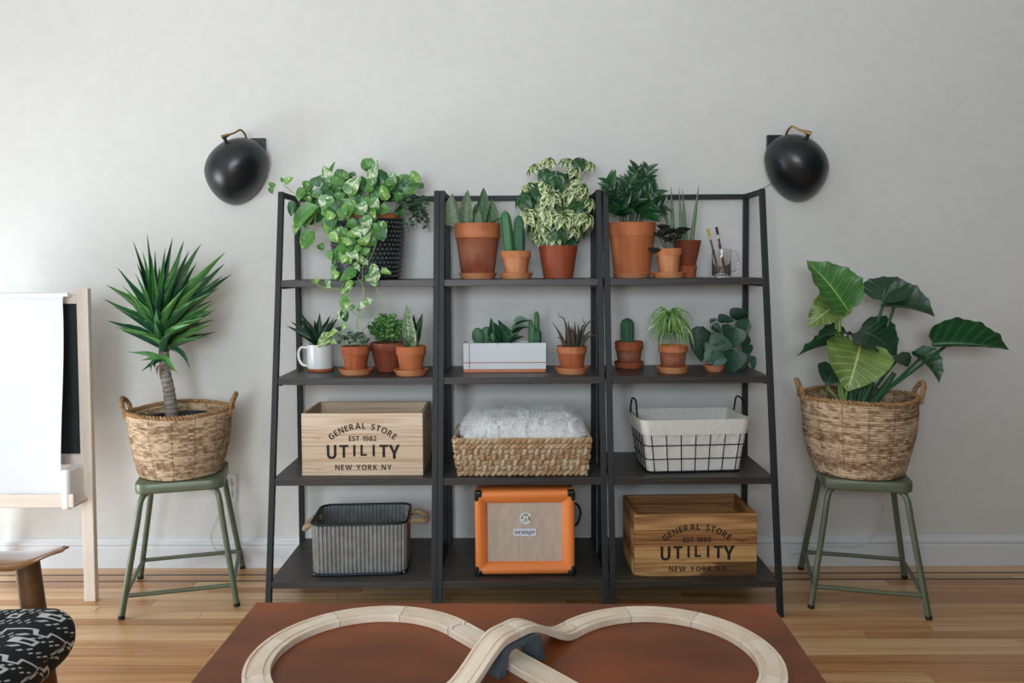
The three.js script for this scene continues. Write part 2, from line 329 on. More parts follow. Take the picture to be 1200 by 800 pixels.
const basketR = makeCoilBasket(1.284, 0.29, 0.475, 0.281, 0.206, 0.158, coilTex(11), 'brown coiled straw basket with rope handles holding the elephant ear plant', 0.2, 0.062);

// ---------------------------------------------------------------- easel
{
  const pine = std({ map: woodTex(0xe9dccf, 0xdccbb8, 120, { across: 6 }), roughness: 0.55 }), xr = -1.6455, w = 0.044, zf = 0.36, xl = xr - 0.62;
  const o = thing('art_easel', 'pale wooden childrens easel with a chalkboard beside the yucca stool', 'easel', [xr, 0, zf]);
  const X = (x) => x - xr;
  for (const x of [xr, xl]) {
    part('front_post', box(w, 1.19, 0.026, X(x), 0.595, -0.013, 0.003), pine, o);
  }
  part('rear_prop', bar(V(X(xl) + 0.06, 0.013, -0.295), V(X(xl) + 0.06, 1.13, -0.04), w, 0.024), pine, o);
  const mid = X((xr + xl) / 2), span = xr - xl - w;
  part('top_rail', box(span, 0.036, 0.024, mid, 1.15, -0.013, 0.003), pine, o);
  part('lower_rail', box(span, 0.04, 0.024, mid, 0.545, -0.013, 0.003), pine, o);
  part('chalkboard', box(span + 0.004, 0.575, 0.008, mid, 0.85, -0.016), std({ color: 0x1b2426, roughness: 0.7 }), o, 'black chalkboard panel');
  part('tray', [box(span + 0.05, 0.012, 0.1, mid, 0.395, 0.045, 0.003), box(span + 0.05, 0.05, 0.012, mid, 0.415, 0.092, 0.004)], pine, o);
  const wp = std({ color: 0xeef0ee, roughness: 0.4 });
  part('tray_end', [box(0.034, 0.15, 0.11, X(xr) + -0.028, 0.455, 0.045, 0.012)], wp, o, 'white plastic tray bracket');
  part('paper_roll_bar', rod(V(X(xl), 1.168, 0.035), V(X(xr) - 0.03, 1.168, 0.035), 0.008, 0.008, 10), wp, o);
  const red = single('chalk_eraser', box(0.07, 0.02, 0.035, 0, 0.01, 0, 0.004), std({ color: 0xb7312a, roughness: 0.6 }), 'small red eraser on the easel tray', 'eraser', undefined, V(xr - 0.095, 0.401, zf + 0.045));
  // sheet of paper hanging over the front, its lower end curling over the tray lip
  const pts = [], nx = 24, ny = 40, pos = [], uv = [], idx = [], x0 = xl + 0.03, x1 = -1.693;
  for (let j = 0; j <= ny; j++) for (let i = 0; i <= nx; i++) {
    const u = i / nx, t = j / ny, x = x0 + (x1 - x0) * u + 0.004 * t * u; let y = 1.176 - t * 0.79, z = zf + 0.045 + 0.05 * sstep(0.1, 0.9, t) + 0.006 * Math.sin(u * 5 + 1) * t;
    if (t < 0.02) z -= 0.012 * (1 - t / 0.02);
    if (t > 0.93) { const q = (t - 0.93) / 0.07; z -= 0.03 * q * q; y += 0.012 * q * q; }
    pos.push(x, y + 0.02 * u * sstep(0.7, 1, t) - 0.004, z); uv.push(u, 1 - t);
  }
  for (let j = 0; j < ny; j++) for (let i = 0; i < nx; i++) { const a = j * (nx + 1) + i; idx.push(a, a + nx + 1, a + 1, a + 1, a + nx + 1, a + nx + 2); }
  const g = new THREE.BufferGeometry(); g.setAttribute('position', new THREE.Float32BufferAttribute(pos, 3)); g.setAttribute('uv', new THREE.Float32BufferAttribute(uv, 2)); g.setIndex(idx); g.computeVertexNormals();
  single('paper_sheet', g, std({ color: 0xdfe2e5, roughness: 0.8, side: THREE.DoubleSide }), 'large blank white paper sheet hanging over the easel', 'paper');
}

// ---------------------------------------------------------------- lounge chair with patterned cushion
{
  const zA = 1.36, tip = onZ(77, 643, zA), walnut = std({ map: woodTex(0x6d4a2a, 0x3f2815, 131, { across: 6 }), roughness: 0.38 });
  const o = thing('lounge_chair', 'wooden lounge chair with curved flat arm beside the easel', 'chair', [tip.x - 0.35, 0, zA + 0.25]);
  const W = (p) => p.clone().sub(o.position);
  // arm: flat paddle rising at its end
  const nx = 30, prof = [], armY = onZ(0, 656, zA).y;
  const mkArm = (zc) => {
    const pos = [], idx = [], n = nx, m = 12;
    for (let l = 0; l < 2; l++) for (let i = 0; i <= n; i++) for (let j = 0; j <= m; j++) {
      const t = i / n, x = tip.x - 0.62 + 0.62 * t, up = 0.03 * sstep(0.8, 1, t) ** 1.3, q = (j / m - 0.5) * 2, wd = 0.055 * Math.sqrt(Math.max(0.02, 1 - Math.max(0, (t - 0.75) / 0.26) ** 2.2)) * (0.75 + 0.25 * t), edge = 0.5 + 0.5 * Math.sqrt(1 - q * q * 0.96);
      pos.push(x - o.position.x, armY + up + (l ? -1 : 1) * (0.0125 - 0.009 * sstep(0.82, 1, t)) * edge - 0.003 * q * q, zc + q * wd - o.position.z);
    }
    const at = (l, i, j) => (l * (n + 1) + i) * (m + 1) + j;
    for (let i = 0; i < n; i++) for (let j = 0; j < m; j++) { idx.push(at(0, i, j), at(0, i, j + 1), at(0, i + 1, j), at(0, i + 1, j), at(0, i, j + 1), at(0, i + 1, j + 1)); idx.push(at(1, i, j), at(1, i + 1, j), at(1, i, j + 1), at(1, i + 1, j), at(1, i + 1, j + 1), at(1, i, j + 1)); }
    for (let i = 0; i < n; i++) for (const j of [0, m]) { const a = at(0, i, j), b = at(0, i + 1, j), c = at(1, i, j), d = at(1, i + 1, j); j ? idx.push(a, c, b, b, c, d) : idx.push(a, b, c, b, d, c); }
    for (let j = 0; j < m; j++) for (const i of [0, n]) { const a = at(0, i, j), b = at(0, i, j + 1), c = at(1, i, j), d = at(1, i, j + 1); i ? idx.push(a, b, c, b, d, c) : idx.push(a, c, b, b, c, d); }
    const g = new THREE.BufferGeometry(); g.setAttribute('position', new THREE.Float32BufferAttribute(pos, 3)); g.setIndex(idx); g.computeVertexNormals();
    const uv = new Float32Array(pos.length / 3 * 2); for (let i = 0; i < pos.length / 3; i++) { uv[2 * i] = pos[3 * i] * 1.5; uv[2 * i + 1] = pos[3 * i + 2] * 4; } g.setAttribute('uv', new THREE.BufferAttribute(uv, 2));
    return g;
  };
  const arm = phys({ map: woodTex(0x9a6c43, 0x6d4526, 133, { across: 6 }), roughness: 0.16, clearcoat: 0.8, clearcoatRoughness: 0.08 });
  part('armrest', mkArm(zA), arm, o, 'polished wooden armrest with upturned tip'); part('armrest', mkArm(zA + 0.56), arm, o);
  const lt = onZ(32, 662, zA), lb = onZ(62, 860, zA);
  for (const dz of [0, 0.56]) {
    part('leg', rod(W(V(lt.x, armY - 0.004, zA + dz)), W(V(lb.x, 0, zA + dz)), 0.028, 0.034, 20), walnut, o);
    part('leg', rod(W(V(lt.x - 0.5, armY - 0.004, zA + dz)), W(V(lb.x - 0.6, 0, zA + dz)), 0.019, 0.026, 16), walnut, o);
  }
  part('seat_rail', [box(0.56, 0.035, 0.03, lt.x - 0.26 - o.position.x, 0.25, zA + 0.03 - o.position.z, 0.004), box(0.56, 0.035, 0.03, lt.x - 0.26 - o.position.x, 0.25, zA + 0.53 - o.position.z, 0.004), box(0.035, 0.035, 0.5, lt.x - 0.02 - o.position.x, 0.25, zA + 0.28 - o.position.z, 0.004), box(0.035, 0.035, 0.5, lt.x - 0.5 - o.position.x, 0.25, zA + 0.28 - o.position.z, 0.004)], walnut, o);
  part('added_back_frame', [bar(W(V(tip.x - 0.56, 0.26, zA + 0.04)), W(V(tip.x - 0.76, 0.9, zA + 0.04)), 0.03, 0.04, 0.006), bar(W(V(tip.x - 0.56, 0.26, zA + 0.52)), W(V(tip.x - 0.76, 0.9, zA + 0.52)), 0.03, 0.04, 0.006), bar(W(V(tip.x - 0.755, 0.88, zA + 0.04)), W(V(tip.x - 0.755, 0.88, zA + 0.52)), 0.03, 0.03, 0.006)], walnut, o);  // unseen chair back, added to keep low window light off the floor
  // mud-cloth cushion
  const cv = document.createElement('canvas'); cv.width = 1024; cv.height = 1024; const cx = cv.getContext('2d');
  cx.fillStyle = '#14191c'; cx.fillRect(0, 0, 1024, 1024); cx.strokeStyle = '#d6d8d6'; cx.fillStyle = '#c9cccb';
  srand(9);
  for (let b = 0; b < 6; b++) {
    const y = b * 171 + 14; cx.lineWidth = 9; cx.lineJoin = 'miter';
    for (let x = 0; x < 1024; x += 93) { cx.save(); cx.translate(x + 45 + rr(-3, 3), y + 26); cx.rotate(rr(-0.15, 0.15)); cx.beginPath(); cx.rect(-15, -12, 30, 24); cx.stroke(); cx.restore(); }
    for (const dy of [-12, 62]) for (let x = 0; x < 1024; x += 26) { cx.save(); cx.translate(x + rr(-3, 3), y + dy + rr(-2, 2)); cx.rotate(0.5); cx.fillRect(-3.5, -8, 7, 17); cx.restore(); cx.save(); cx.translate(x + 13, y + dy + 17); cx.rotate(0.5); cx.fillRect(-3.5, -6, 7, 13); cx.restore(); }
    cx.lineWidth = 8; cx.beginPath(); cx.moveTo(-20, y + 128); for (let x = -20; x < 1044; x += 92) { cx.lineTo(x + 60, y + 122); cx.lineTo(x + 66, y + 150); cx.lineTo(x + 92, y + 146); cx.lineTo(x + 92, y + 122); } cx.stroke();
  }
  const pat = new THREE.CanvasTexture(cv); pat.colorSpace = THREE.SRGBColorSpace; pat.wrapS = pat.wrapT = THREE.RepeatWrapping;
  const cloth = std({ map: pat, roughness: 0.92 });
  const end = onZ(88, 745, 1.62), g = new RoundedBoxGeometry(0.6, 0.155, 0.46, 8, 0.062);
  { const p = g.attributes.position, uv = g.attributes.uv, nn = g.attributes.normal; for (let i = 0; i < p.count; i++) { const x = p.getX(i), y = p.getY(i), z = p.getZ(i); uv.setXY(i, (x - 0.7 * y * sstep(0.2, 0.3, x)) * 1.35, (y - z) * 1.35); p.setY(i, y * (1 + 0.12 * Math.cos(x / 0.3 * 1.4) * Math.cos(z / 0.23 * 1.4)) + (y < 0 && x > 0.2 ? 0.25 * (x - 0.2) : 0)); } g.computeVertexNormals(); }
  const cush = single('seat_cushion', g, cloth, 'black mud-cloth cushion with white marks on the lounge chair', 'cushion');
  const bg = new RoundedBoxGeometry(0.14, 0.58, 0.5, 6, 0.055); { const p = bg.attributes.position, uv = bg.attributes.uv; for (let i = 0; i < p.count; i++) uv.setXY(i, p.getZ(i) * 1.9, (p.getY(i) + p.getX(i)) * 1.9); }
  const back = single('added_back_cushion', bg, cloth, 'unseen black mud-cloth back cushion added on the lounge chair to block window light', 'cushion', undefined, V(tip.x - 0.6, 0.72, zA + 0.28)); back.rotation.z = 0.3;  // out-of-view cushion, added with the back frame to block window light
  cush.position.set(end.x - 0.3 - 0.085, 0.445 - 0.082, zA + 0.285); cush.rotation.y = 0.06;
}

// ---------------------------------------------------------------- table with wooden railway
const TABLE_Y = 0.65;
{
  const a = onY(300, 705, TABLE_Y), b = onY(905, 708, TABLE_Y), w = b.x - a.x, L = 1.15, z0 = (a.z + b.z) / 2;
  const turn = Math.atan2(-(b.z - a.z), b.x - a.x);
  const o = thing('play_table', 'low reddish-brown wooden table carrying the toy railway', 'table', [(a.x + b.x) / 2, 0, z0], turn);
  const stain = woodTex(0x8c461a, 0x562a0e, 150, { w: 1024, h: 512, along: 3, across: 5, figure: 0.9 });
  const top = phys({ map: stain, roughness: 0.5 });
  part('tabletop', box(w, 0.028, L, 0, TABLE_Y - 0.014, L / 2, 0.003), top, o);
  const dk = top;
  for (const s of [-1, 1]) for (const z of [0.07, L - 0.07]) part('leg', box(0.055, TABLE_Y - 0.028, 0.055, s * (w / 2 - 0.07), (TABLE_Y - 0.028) / 2, z, 0.004), dk, o);
  part('apron', [box(w - 0.18, 0.07, 0.02, 0, TABLE_Y - 0.064, 0.07), box(w - 0.18, 0.07, 0.02, 0, TABLE_Y - 0.064, L - 0.07), box(0.02, 0.07, L - 0.18, w / 2 - 0.07, TABLE_Y - 0.064, L / 2), box(0.02, 0.07, L - 0.18, -w / 2 + 0.07, TABLE_Y - 0.064, L / 2)], dk, o);
}
{
  const beech = std({ map: woodTex(0xeedfce, 0xdcc3a6, 161, { across: 5, figure: 0.5 }), roughness: 0.5 });
  const th = 0.012, hw = 0.0205;
  // cross-section of a track: flat bar with two grooves
  const sec = [[-hw, 0.001], [-hw, th - 0.001], [-hw + 0.001, th], [-0.0155, th], [-0.0155, th - 0.0032], [-0.0095, th - 0.0032], [-0.0095, th], [0.0095, th], [0.0095, th - 0.0032], [0.0155, th - 0.0032], [0.0155, th], [hw - 0.001, th], [hw, th - 0.001], [hw, 0.001], [hw - 0.001, 0], [-hw + 0.001, 0]];
  function sweep(path) {                                          // path: [{p, side}] ; quads with own vertices per face strip
    const pos = [], idx = [], uv = [], n = sec.length;
    for (let k = 0; k < n; k++) {
      const A = sec[k], B = sec[(k + 1) % n], base = pos.length / 3;
      path.forEach(({ p, side }, i) => { for (const q of [A, B]) { pos.push(p.x + side.x * q[0], p.y + q[1], p.z + side.z * q[0]); uv.push(i / path.length * 0.8, q[0] * 6 + 0.5); } });
      for (let i = 0; i < path.length - 1; i++) { const a = base + 2 * i; idx.push(a, a + 1, a + 2, a + 1, a + 3, a + 2); }
    }
    for (const [i, s] of [[0, 1], [path.length - 1, -1]]) {
      const base = pos.length / 3, { p, side } = path[i];
      const tri = THREE.ShapeUtils.triangulateShape(sec.map((q) => new THREE.Vector2(...q)), []);
      for (const q of sec) { pos.push(p.x + side.x * q[0], p.y + q[1], p.z + side.z * q[0]); uv.push(0.5, 0.5); }
      for (const t of tri) s > 0 ? idx.push(base + t[0], base + t[2], base + t[1]) : idx.push(base + t[0], base + t[1], base + t[2]);
    }
    const g = new THREE.BufferGeometry(); g.setAttribute('position', new THREE.Float32BufferAttribute(pos, 3)); g.setAttribute('uv', new THREE.Float32BufferAttribute(uv, 2)); g.setIndex(idx);
    return creased(g, 0.5);
  }
  const cL = V(-0.247, 0, 2.146), cR = V(0.2, 0, 2.15), R = 0.168, y0 = TABLE_Y;
  const d = cR.clone().sub(cL), D = d.length(), base = Math.atan2(d.z, d.x), al = Math.acos(2 * R / D);
  const onC = (c, ang) => V(c.x + R * Math.cos(ang), y0, c.z + R * Math.sin(ang));
  // internal tangents: the lower line leaves the left loop at its far side, the raised line at its near side
  const aLow = base - al, aUp = base + al;
  const lowA = onC(cL, aLow), lowB = onC(cR, aLow + PI), upA = onC(cL, aUp), upB = onC(cR, aUp + PI);
  const curve = (c, a0, a1, n = 14) => { const out = []; for (let i = 0; i <= n; i++) { const a = a0 + (a1 - a0) * i / n; out.push({ p: onC(c, a), side: V(Math.cos(a), 0, Math.sin(a)).multiplyScalar(a1 > a0 ? 1 : -1) }); } return out; };
  const grp = 'wooden railway track pieces';
  const gap = 0.004;
  const loop = (c, a0, a1, n, label) => { for (let i = 0; i < n; i++) { const s = (a1 - a0) / n; single('curved_track', sweep(curve(c, a0 + s * i + gap * Math.sign(s), a0 + s * (i + 1) - gap * Math.sign(s))), beech, label, 'track', grp); } };
  loop(cL, aLow, aUp - 2 * PI, 7, 'curved beech track piece in the loop on the easel side of the table');
  loop(cR, aUp + PI, aLow + PI + 2 * PI, 7, 'curved beech track piece in the loop on the elephant ear side of the table');
  const line = (A, B, t0, t1, h, n = 24) => { const dir = B.clone().sub(A), side = V(-dir.z, 0, dir.x).normalize(), out = []; for (let i = 0; i <= n; i++) { const t = t0 + (t1 - t0) * i / n; out.push({ p: A.clone().addScaledVector(dir, t).add(V(0, h(t), 0)), side }); } return out; };
  const hump = (t) => 0.05 * sstep(0.05, 0.4, t) * (1 - sstep(0.52, 0.95, t));
  single('straight_track', sweep(line(lowA, lowB, 0.012, 0.988, () => 0)), beech, 'straight beech track passing under the grey bridge block', 'track', grp);
  single('rising_track', sweep(line(upA, upB, 0.012, 0.47, hump)), beech, 'beech ramp track climbing on to the grey bridge block', 'track', grp);
  single('rising_track', sweep(line(upA, upB, 0.478, 0.988, hump)), beech, 'wavy beech ramp track sloping down from the bridge block', 'track', grp);
  // bridge block: an arch standing across the lower line
  const mid = lowA.clone().add(lowB).multiplyScalar(0.5), dl = lowB.clone().sub(lowA).normalize();
  const s = new THREE.Shape(), bw = 0.046, bh = 0.0435, r = 0.014;
  s.moveTo(-bw, 0); s.lineTo(-bw * 0.86, bh - r); s.quadraticCurveTo(-bw * 0.84, bh, -bw * 0.84 + r, bh); s.lineTo(bw * 0.84 - r, bh); s.quadraticCurveTo(bw * 0.84, bh, bw * 0.86, bh - r); s.lineTo(bw, 0); s.lineTo(bw - 0.012, 0);
  s.lineTo(bw - 0.017, bh - 0.022); s.quadraticCurveTo(bw - 0.019, bh - 0.008, bw - 0.03, bh - 0.008); s.lineTo(-bw + 0.03, bh - 0.008); s.quadraticCurveTo(-bw + 0.019, bh - 0.008, -bw + 0.017, bh - 0.022); s.lineTo(-bw + 0.012, 0);
  const bg = creased(new THREE.ExtrudeGeometry(s, { depth: 0.038, bevelEnabled: true, bevelSize: 0.0012, bevelThickness: 0.0012, bevelSegments: 2 }).translate(0, 0.0012, -0.019), 0.5);
  const br = single('bridge_block', bg, std({ color: 0x4d5a61, roughness: 0.45 }), 'blue-grey arched bridge block under the raised track', 'toy bridge', undefined, V(mid.x, y0, mid.z));
  br.rotation.y = Math.atan2(dl.x, dl.z);
}

// ---------------------------------------------------------------- unseen cabinet added behind the camera to block window light
{
  const oak = std({ map: woodTex(0x5a4636, 0x3c2d22, 171, { across: 6 }), roughness: 0.55 }), W = 2.4, H = 1.34, D = 0.4;
  const o = thing('added_light_blocker', 'unseen dark wooden sideboard added behind the camera to block window light', 'sideboard', [0.38, 0, 4.2]);
  part('carcass', box(W, H - 0.16, D, 0, 0.12 + (H - 0.16) / 2, 0, 0.005), oak, o); part('top', box(W + 0.04, 0.035, D + 0.04, 0, H - 0.0175, 0, 0.006), oak, o);
  for (let i = 0; i < 4; i++) { const d = part('door', box(W / 4 - 0.012, H - 0.24, 0.02, -W / 2 + W / 8 + i * W / 4, 0.12 + (H - 0.16) / 2, -D / 2 - 0.01, 0.004), oak, o); part('knob', ball(0.014, -W / 2 + W / 8 + i * W / 4 + (i % 2 ? -1 : 1) * (W / 8 - 0.05), 0.75, -D / 2 - 0.032), blackMetal, d); }
  for (const sx of [-1, 1]) for (const sz of [-1, 1]) part('leg', rod(V(sx * (W / 2 - 0.08), 0, sz * (D / 2 - 0.07)), V(sx * (W / 2 - 0.08), 0.13, sz * (D / 2 - 0.07)), 0.016, 0.026, 12), oak, o);
}

// ---------------------------------------------------------------- crates, baskets and bins on the lower shelves
const font = await new FontLoader().loadAsync('fonts/droid/droid_sans_bold.typeface.json');
function glyph(ch, size, f, sx = 1, sy = 1) {
  const g = new TextGeometry(ch, { font: f, size, depth: 0.0004, curveSegments: 5, bevelEnabled: false });
  g.computeBoundingBox(); const b = g.boundingBox; g.translate(-(b.min.x + b.max.x) / 2, 0, 0); g.scale(sx, sy, 1); return { g, w: (b.max.x - b.min.x) * sx };
}
function lineOfText(text, size, f, cx, y, width, z) {            // spread evenly to the given width
  const gl = [...text].map((c) => (c === ' ' ? null : glyph(c, size, f))), ws = gl.map((g) => (g ? g.w : size * 0.35)), total = ws.reduce((a, b) => a + b, 0), gap = (width - total) / (text.length - 1), out = [];
  let x = cx - width / 2; gl.forEach((g, i) => { if (g) out.push(g.g.translate(x + ws[i] / 2, y, z)); x += ws[i] + gap; }); return out;
}
function makeCrate(cx, baseY, shelfY, wPx, topPx, turn, seed, depth, label, worn) {
  const f = onY(cx, baseY, shelfY), k = 1 / ppm(f.z), W = wPx * k, H = (baseY - topPx) * k, t = 0.012;
  const o = thing('wooden_crate', label, 'crate', [f.x, shelfY, f.z - depth / 2], turn, 'stencilled wooden crates');
  const tone = worn ? [[0xc79a64, 0x8e6134], [0xb58550, 0x6f4520], [0xcfa36b, 0x9a6c3b]] : [[0xddc6ab, 0xc3a182], [0xd8bea0, 0xb99673], [0xe2cdb4, 0xcaaa8c]];
  const mats = tone.map(([a, b], i) => std({ map: woodTex(a, b, seed + i, { along: 2, across: 7, figure: 1.0, knots: 1 }), roughness: 0.62 }));
  // the lowest front board carries a dark stain with a slanting edge
  const stained = worn ? std({ map: texture(512, 128, (u, v) => { const g = fbm(u * 4, v * 9, seed, 4), e = u - 0.45 - 0.2 * v + (fbm(u * 9, v * 5, seed + 2, 3) - 0.5) * 0.12, q = clamp(e * 22, 0, 1), l = clamp((0.16 - u - v * 0.5) * 14 + (g - 0.5) * 2, 0, 1); return mixc(mixc(hex(0xcfa36b), hex(0x9a6c3b), clamp((g - 0.5) * 2 + 0.35, 0, 1)), hex(0x5e3c1e), Math.max(q * (0.75 + 0.25 * g), l * 0.8)); }), roughness: 0.65 }) : null;
  const rows = [0, 0.22, 0.48, 0.74, 1], ord = worn ? [0, 2, 1, 0] : [0, 1, 0, 2];
  for (let i = 0; i < 4; i++) {
    const h = (rows[i + 1] - rows[i]) * H - (worn ? 0.0012 : 0.0006), y = (rows[i] + rows[i + 1]) / 2 * H;
    part('front_board', box(W, h, t, 0, y, depth / 2 - t / 2, 0.0012), worn && i === 0 ? stained : mats[ord[i]], o);
    part('back_board', box(W, h, t, 0, y, -depth / 2 + t / 2, 0.0012), mats[1], o);
    for (const s of [-1, 1]) part('side_board', box(t, h, depth - 2 * t, s * (W / 2 - t / 2), y, 0, 0.0012), mats[i % 2 ? 1 : 2], o);
  }
  part('bottom_board', box(W - 2 * t, t, depth - 2 * t, 0, t / 2, 0), mats[0], o);
  const ink = std({ color: 0x231d18, roughness: 0.8 }), z = depth / 2 + 0.0001, L = [], u = W / 144, cyb = H;
  // GENERAL STORE on an arc; px units of the photograph's front face, origin at its top centre
  const ox = (worn ? 1.5 : 0.5) * u, arc = 'GENERAL STORE', Rr = 58 * u, acy = H - (18.5 + 58) * u;
  const gl = [...arc].map((c) => (c === ' ' ? null : glyph(c, 5.4 * u * 1.35, font))), ws = gl.map((g) => (g ? g.w + 1.5 * u : 5.2 * u)), tot = ws.reduce((a, b) => a + b, 0); let s = -tot / 2;
  const g1 = []; gl.forEach((g, i) => { if (g) { const a = (s + ws[i] / 2) / Rr * (82 * u / tot) * 1.0; g1.push(g.g.rotateZ(-a).translate(ox + Math.sin(a) * Rr, acy + Math.cos(a) * Rr - 0 * u, z)); } s += ws[i]; });
  part('stencil_lettering', g1, ink, o, 'dark arched lettering GENERAL STORE');
  part('stencil_lettering', lineOfText('EST 1982', 4.6 * u * 1.3, font, ox, H - 33 * u, 33 * u, z), ink, o, 'small dark lettering EST 1982');
  [...'UTILITY'].forEach((c, i) => { const xs = [-37, -22.5, -10, 1, 13, 25, 37.5][i], e = Math.abs(i - 3) / 3, h = 13.2 + 3.6 * e ** 1.6; const gg = c === 'I' ? box(1.5, 7.3, 0.0004, 0, 3.65, 0.0002) : glyph(c, 10, font).g; gg.computeBoundingBox(); const b = gg.boundingBox, hh = b.max.y - b.min.y; gg.translate(0, -b.max.y, 0); gg.scale(h * u / hh * (c === 'U' ? 0.92 : 1), h * u / hh, 1); part('stencil_letter', gg.translate(ox + xs * u, H - 37.5 * u, z), ink, o); });
  part('stencil_lettering', lineOfText('NEW YORK NY', 5 * u * 1.25, font, ox + 0.5 * u, H - 67.5 * u, 67 * u, z), ink, o, 'small dark lettering NEW YORK NY');
  return o;
}
makeCrate(425, 557, SH.tops[2], 143.5, 483, 0.0, 201, 0.27, 'pale wooden crate stencilled UTILITY on the shelf beside the woven basket', false);
makeCrate(814, 675, SH.tops[3], 146, 600.5, 0.03, 221, 0.26, 'dark-stained wooden crate stencilled UTILITY on the bottom board below the wire basket', true);

{ // woven water-hyacinth basket
  const f = onY(612, 557.5, SH.tops[2]), k = 1 / ppm(f.z), H = 46 * k, Wt = 162 * k, Wb = 150 * k, Dt = 0.3, Db = 0.27;
  const o = thing('woven_basket', 'rectangular chunky woven basket filled with white fur', 'basket', [f.x, SH.tops[2], f.z - Db / 2]);
  const tex = texture(256, 256, (u, v) => { const n = fbmTile(u * 8, v * 8, 8, 8, 5, 3), m = fbmTile(u * 50, v * 6, 50, 6, 6, 2); const t = clamp((n - 0.5) * 1.6 + (m - 0.5) * 0.8 + 0.4, 0, 1); return mixc([228, 210, 182], [172, 138, 100], t); });
  const mats = [std({ map: tex, roughness: 0.8 }), std({ map: tex, color: 0xe6d2bd, roughness: 0.8 })];
  const ring = (t) => { const w = Wb + (Wt - Wb) * t, d = Db + (Dt - Db) * t; return [w / 2, d / 2 + (Dt - Db) * 0]; };
  // inner body: thin tapering walls
  const wallsG = []; const ins = 0.008;
  const quadWall = (x0, z0, x1, z1) => { const a = ring(0), b = ring(1); const P = [V(x0 * (a[0] - ins), 0.006, z0 * (a[1] - ins)), V(x1 * (a[0] - ins), 0.006, z1 * (a[1] - ins)), V(x1 * (b[0] - ins), H, z1 * (b[1] - ins)), V(x0 * (b[0] - ins), H, z0 * (b[1] - ins))]; const g = new THREE.BufferGeometry().setFromPoints([P[0], P[1], P[2], P[0], P[2], P[3]]); g.setAttribute('uv', new THREE.Float32BufferAttribute([0, 0, 2, 0, 2, 1, 0, 0, 2, 1, 0, 1], 2)); g.computeVertexNormals(); return g; };
  wallsG.push(quadWall(-1, 1, 1, 1), quadWall(1, 1, 1, -1), quadWall(1, -1, -1, -1), quadWall(-1, -1, -1, 1), box(Wb - 0.02, 0.006, Db - 0.02, 0, 0.004, 0));
  part('inner_wall', wallsG, std({ map: tex, roughness: 0.9, side: THREE.DoubleSide }), o);
  srand(31);
  const rowsN = 7, lump = new THREE.SphereGeometry(1, 7, 5);
  for (let r = 0; r < rowsN; r++) {
    const y = (r + 0.5) / rowsN * H, [hx, hz] = ring(y / H), list = [[], []];
    const braid = r === 0 || r >= rowsN - 2;
    const sides = [[V(-hx, y, hz), V(hx, y, hz)], [V(hx, y, hz), V(hx, y, -hz)], [V(hx, y, -hz), V(-hx, y, -hz)], [V(-hx, y, -hz), V(-hx, y, hz)]];
    for (const [a, b] of sides) {
      const d = b.clone().sub(a), L = d.length(), n = Math.round(L / (braid ? 0.021 : 0.0225)); d.normalize();
      for (let i = 0; i < n; i++) {
        const p = a.clone().addScaledVector(d, (i + 0.5 + (braid ? 0 : (r % 2) * 0.0)) * L / n), out = V(d.z, 0, -d.x).multiplyScalar(-1);
        const odd = (i + r) % 2, tilt = braid ? (r % 2 ? 0.42 : 0.5) : (odd ? 1.35 : 0.15);
        const m = new THREE.Matrix4().makeBasis(d, V(0, 1, 0), out).multiply(new THREE.Matrix4().makeRotationZ(tilt + rr(-0.12, 0.12))).multiply(new THREE.Matrix4().makeScale((braid ? 0.0165 : odd ? 0.0135 : 0.014) * rr(0.9, 1.08), 0.0078 * rr(0.9, 1.1) * (braid ? 1 : 1.1), 0.0085));
        m.setPosition(p.clone().addScaledVector(out, braid ? 0 : odd ? 0.003 : -0.001));
        list[Math.floor(rnd() * 2)].push(lump.clone().applyMatrix4(m));
      }
    }
    const wrap = part('weave_row', list[0], mats[0], o); part('weave_strand', list[1], mats[1], wrap);
  }
  // white fur throw folded inside
  const fx = Wt / 2 - 0.028, fz = Dt / 2 - 0.03, hz = (x, z) => H * 0.72 + 0.105 * Math.max(0, 1 - Math.abs(x / fx) ** 9) ** 0.6 * Math.max(0, 1 - Math.abs(z / fz) ** 6) ** 0.6 + 0.012 * fbm(x * 14 + 5, z * 14, 3, 2);
  const pos = [], idx = [], n = 40, m = 24; for (let j = 0; j <= m; j++) for (let i = 0; i <= n; i++) { const x = (i / n * 2 - 1) * fx, z = (j / m * 2 - 1) * fz; pos.push(x, hz(x * 0.999, z * 0.999) - 0.012, z); }
  for (let j = 0; j < m; j++) for (let i = 0; i < n; i++) { const a = j * (n + 1) + i; idx.push(a, a + n + 1, a + 1, a + 1, a + n + 1, a + n + 2); }
  const g = new THREE.BufferGeometry(); g.setAttribute('position', new THREE.Float32BufferAttribute(pos, 3)); g.setIndex(idx); g.computeVertexNormals();
  const fur = std({ color: 0xf1f1ef, roughness: 0.95, side: THREE.DoubleSide });
  const t = thing('fur_throw', 'fluffy white fur throw in the woven basket', 'throw', [f.x, SH.tops[2] + 0.012, f.z - Db / 2]);
  part('hide', g, fur, t);
  const sp = []; const tri = [];
  for (let i = 0; i < 15000; i++) {
    const x = rr(-1, 1) * fx * 0.985, z = rr(-1, 1) * fz * 0.98, y = hz(x, z) - 0.014, e = 0.004, nx = -(hz(x + e, z) - hz(x - e, z)) / (2 * e), nz = -(hz(x, z + e) - hz(x, z - e)) / (2 * e);
    const clump = fbm(x * 30, z * 30, 9, 2) * 6.28 * 2, nn = V(clamp(nx, -1.6, 1.6), 1, clamp(nz, -1.6, 1.6)).normalize().add(V(Math.cos(clump) * 0.45 + rr(-0.25, 0.25), 0, Math.sin(clump) * 0.45 + rr(-0.25, 0.25))).normalize(), L = rr(0.014, 0.03), w = 0.0007;
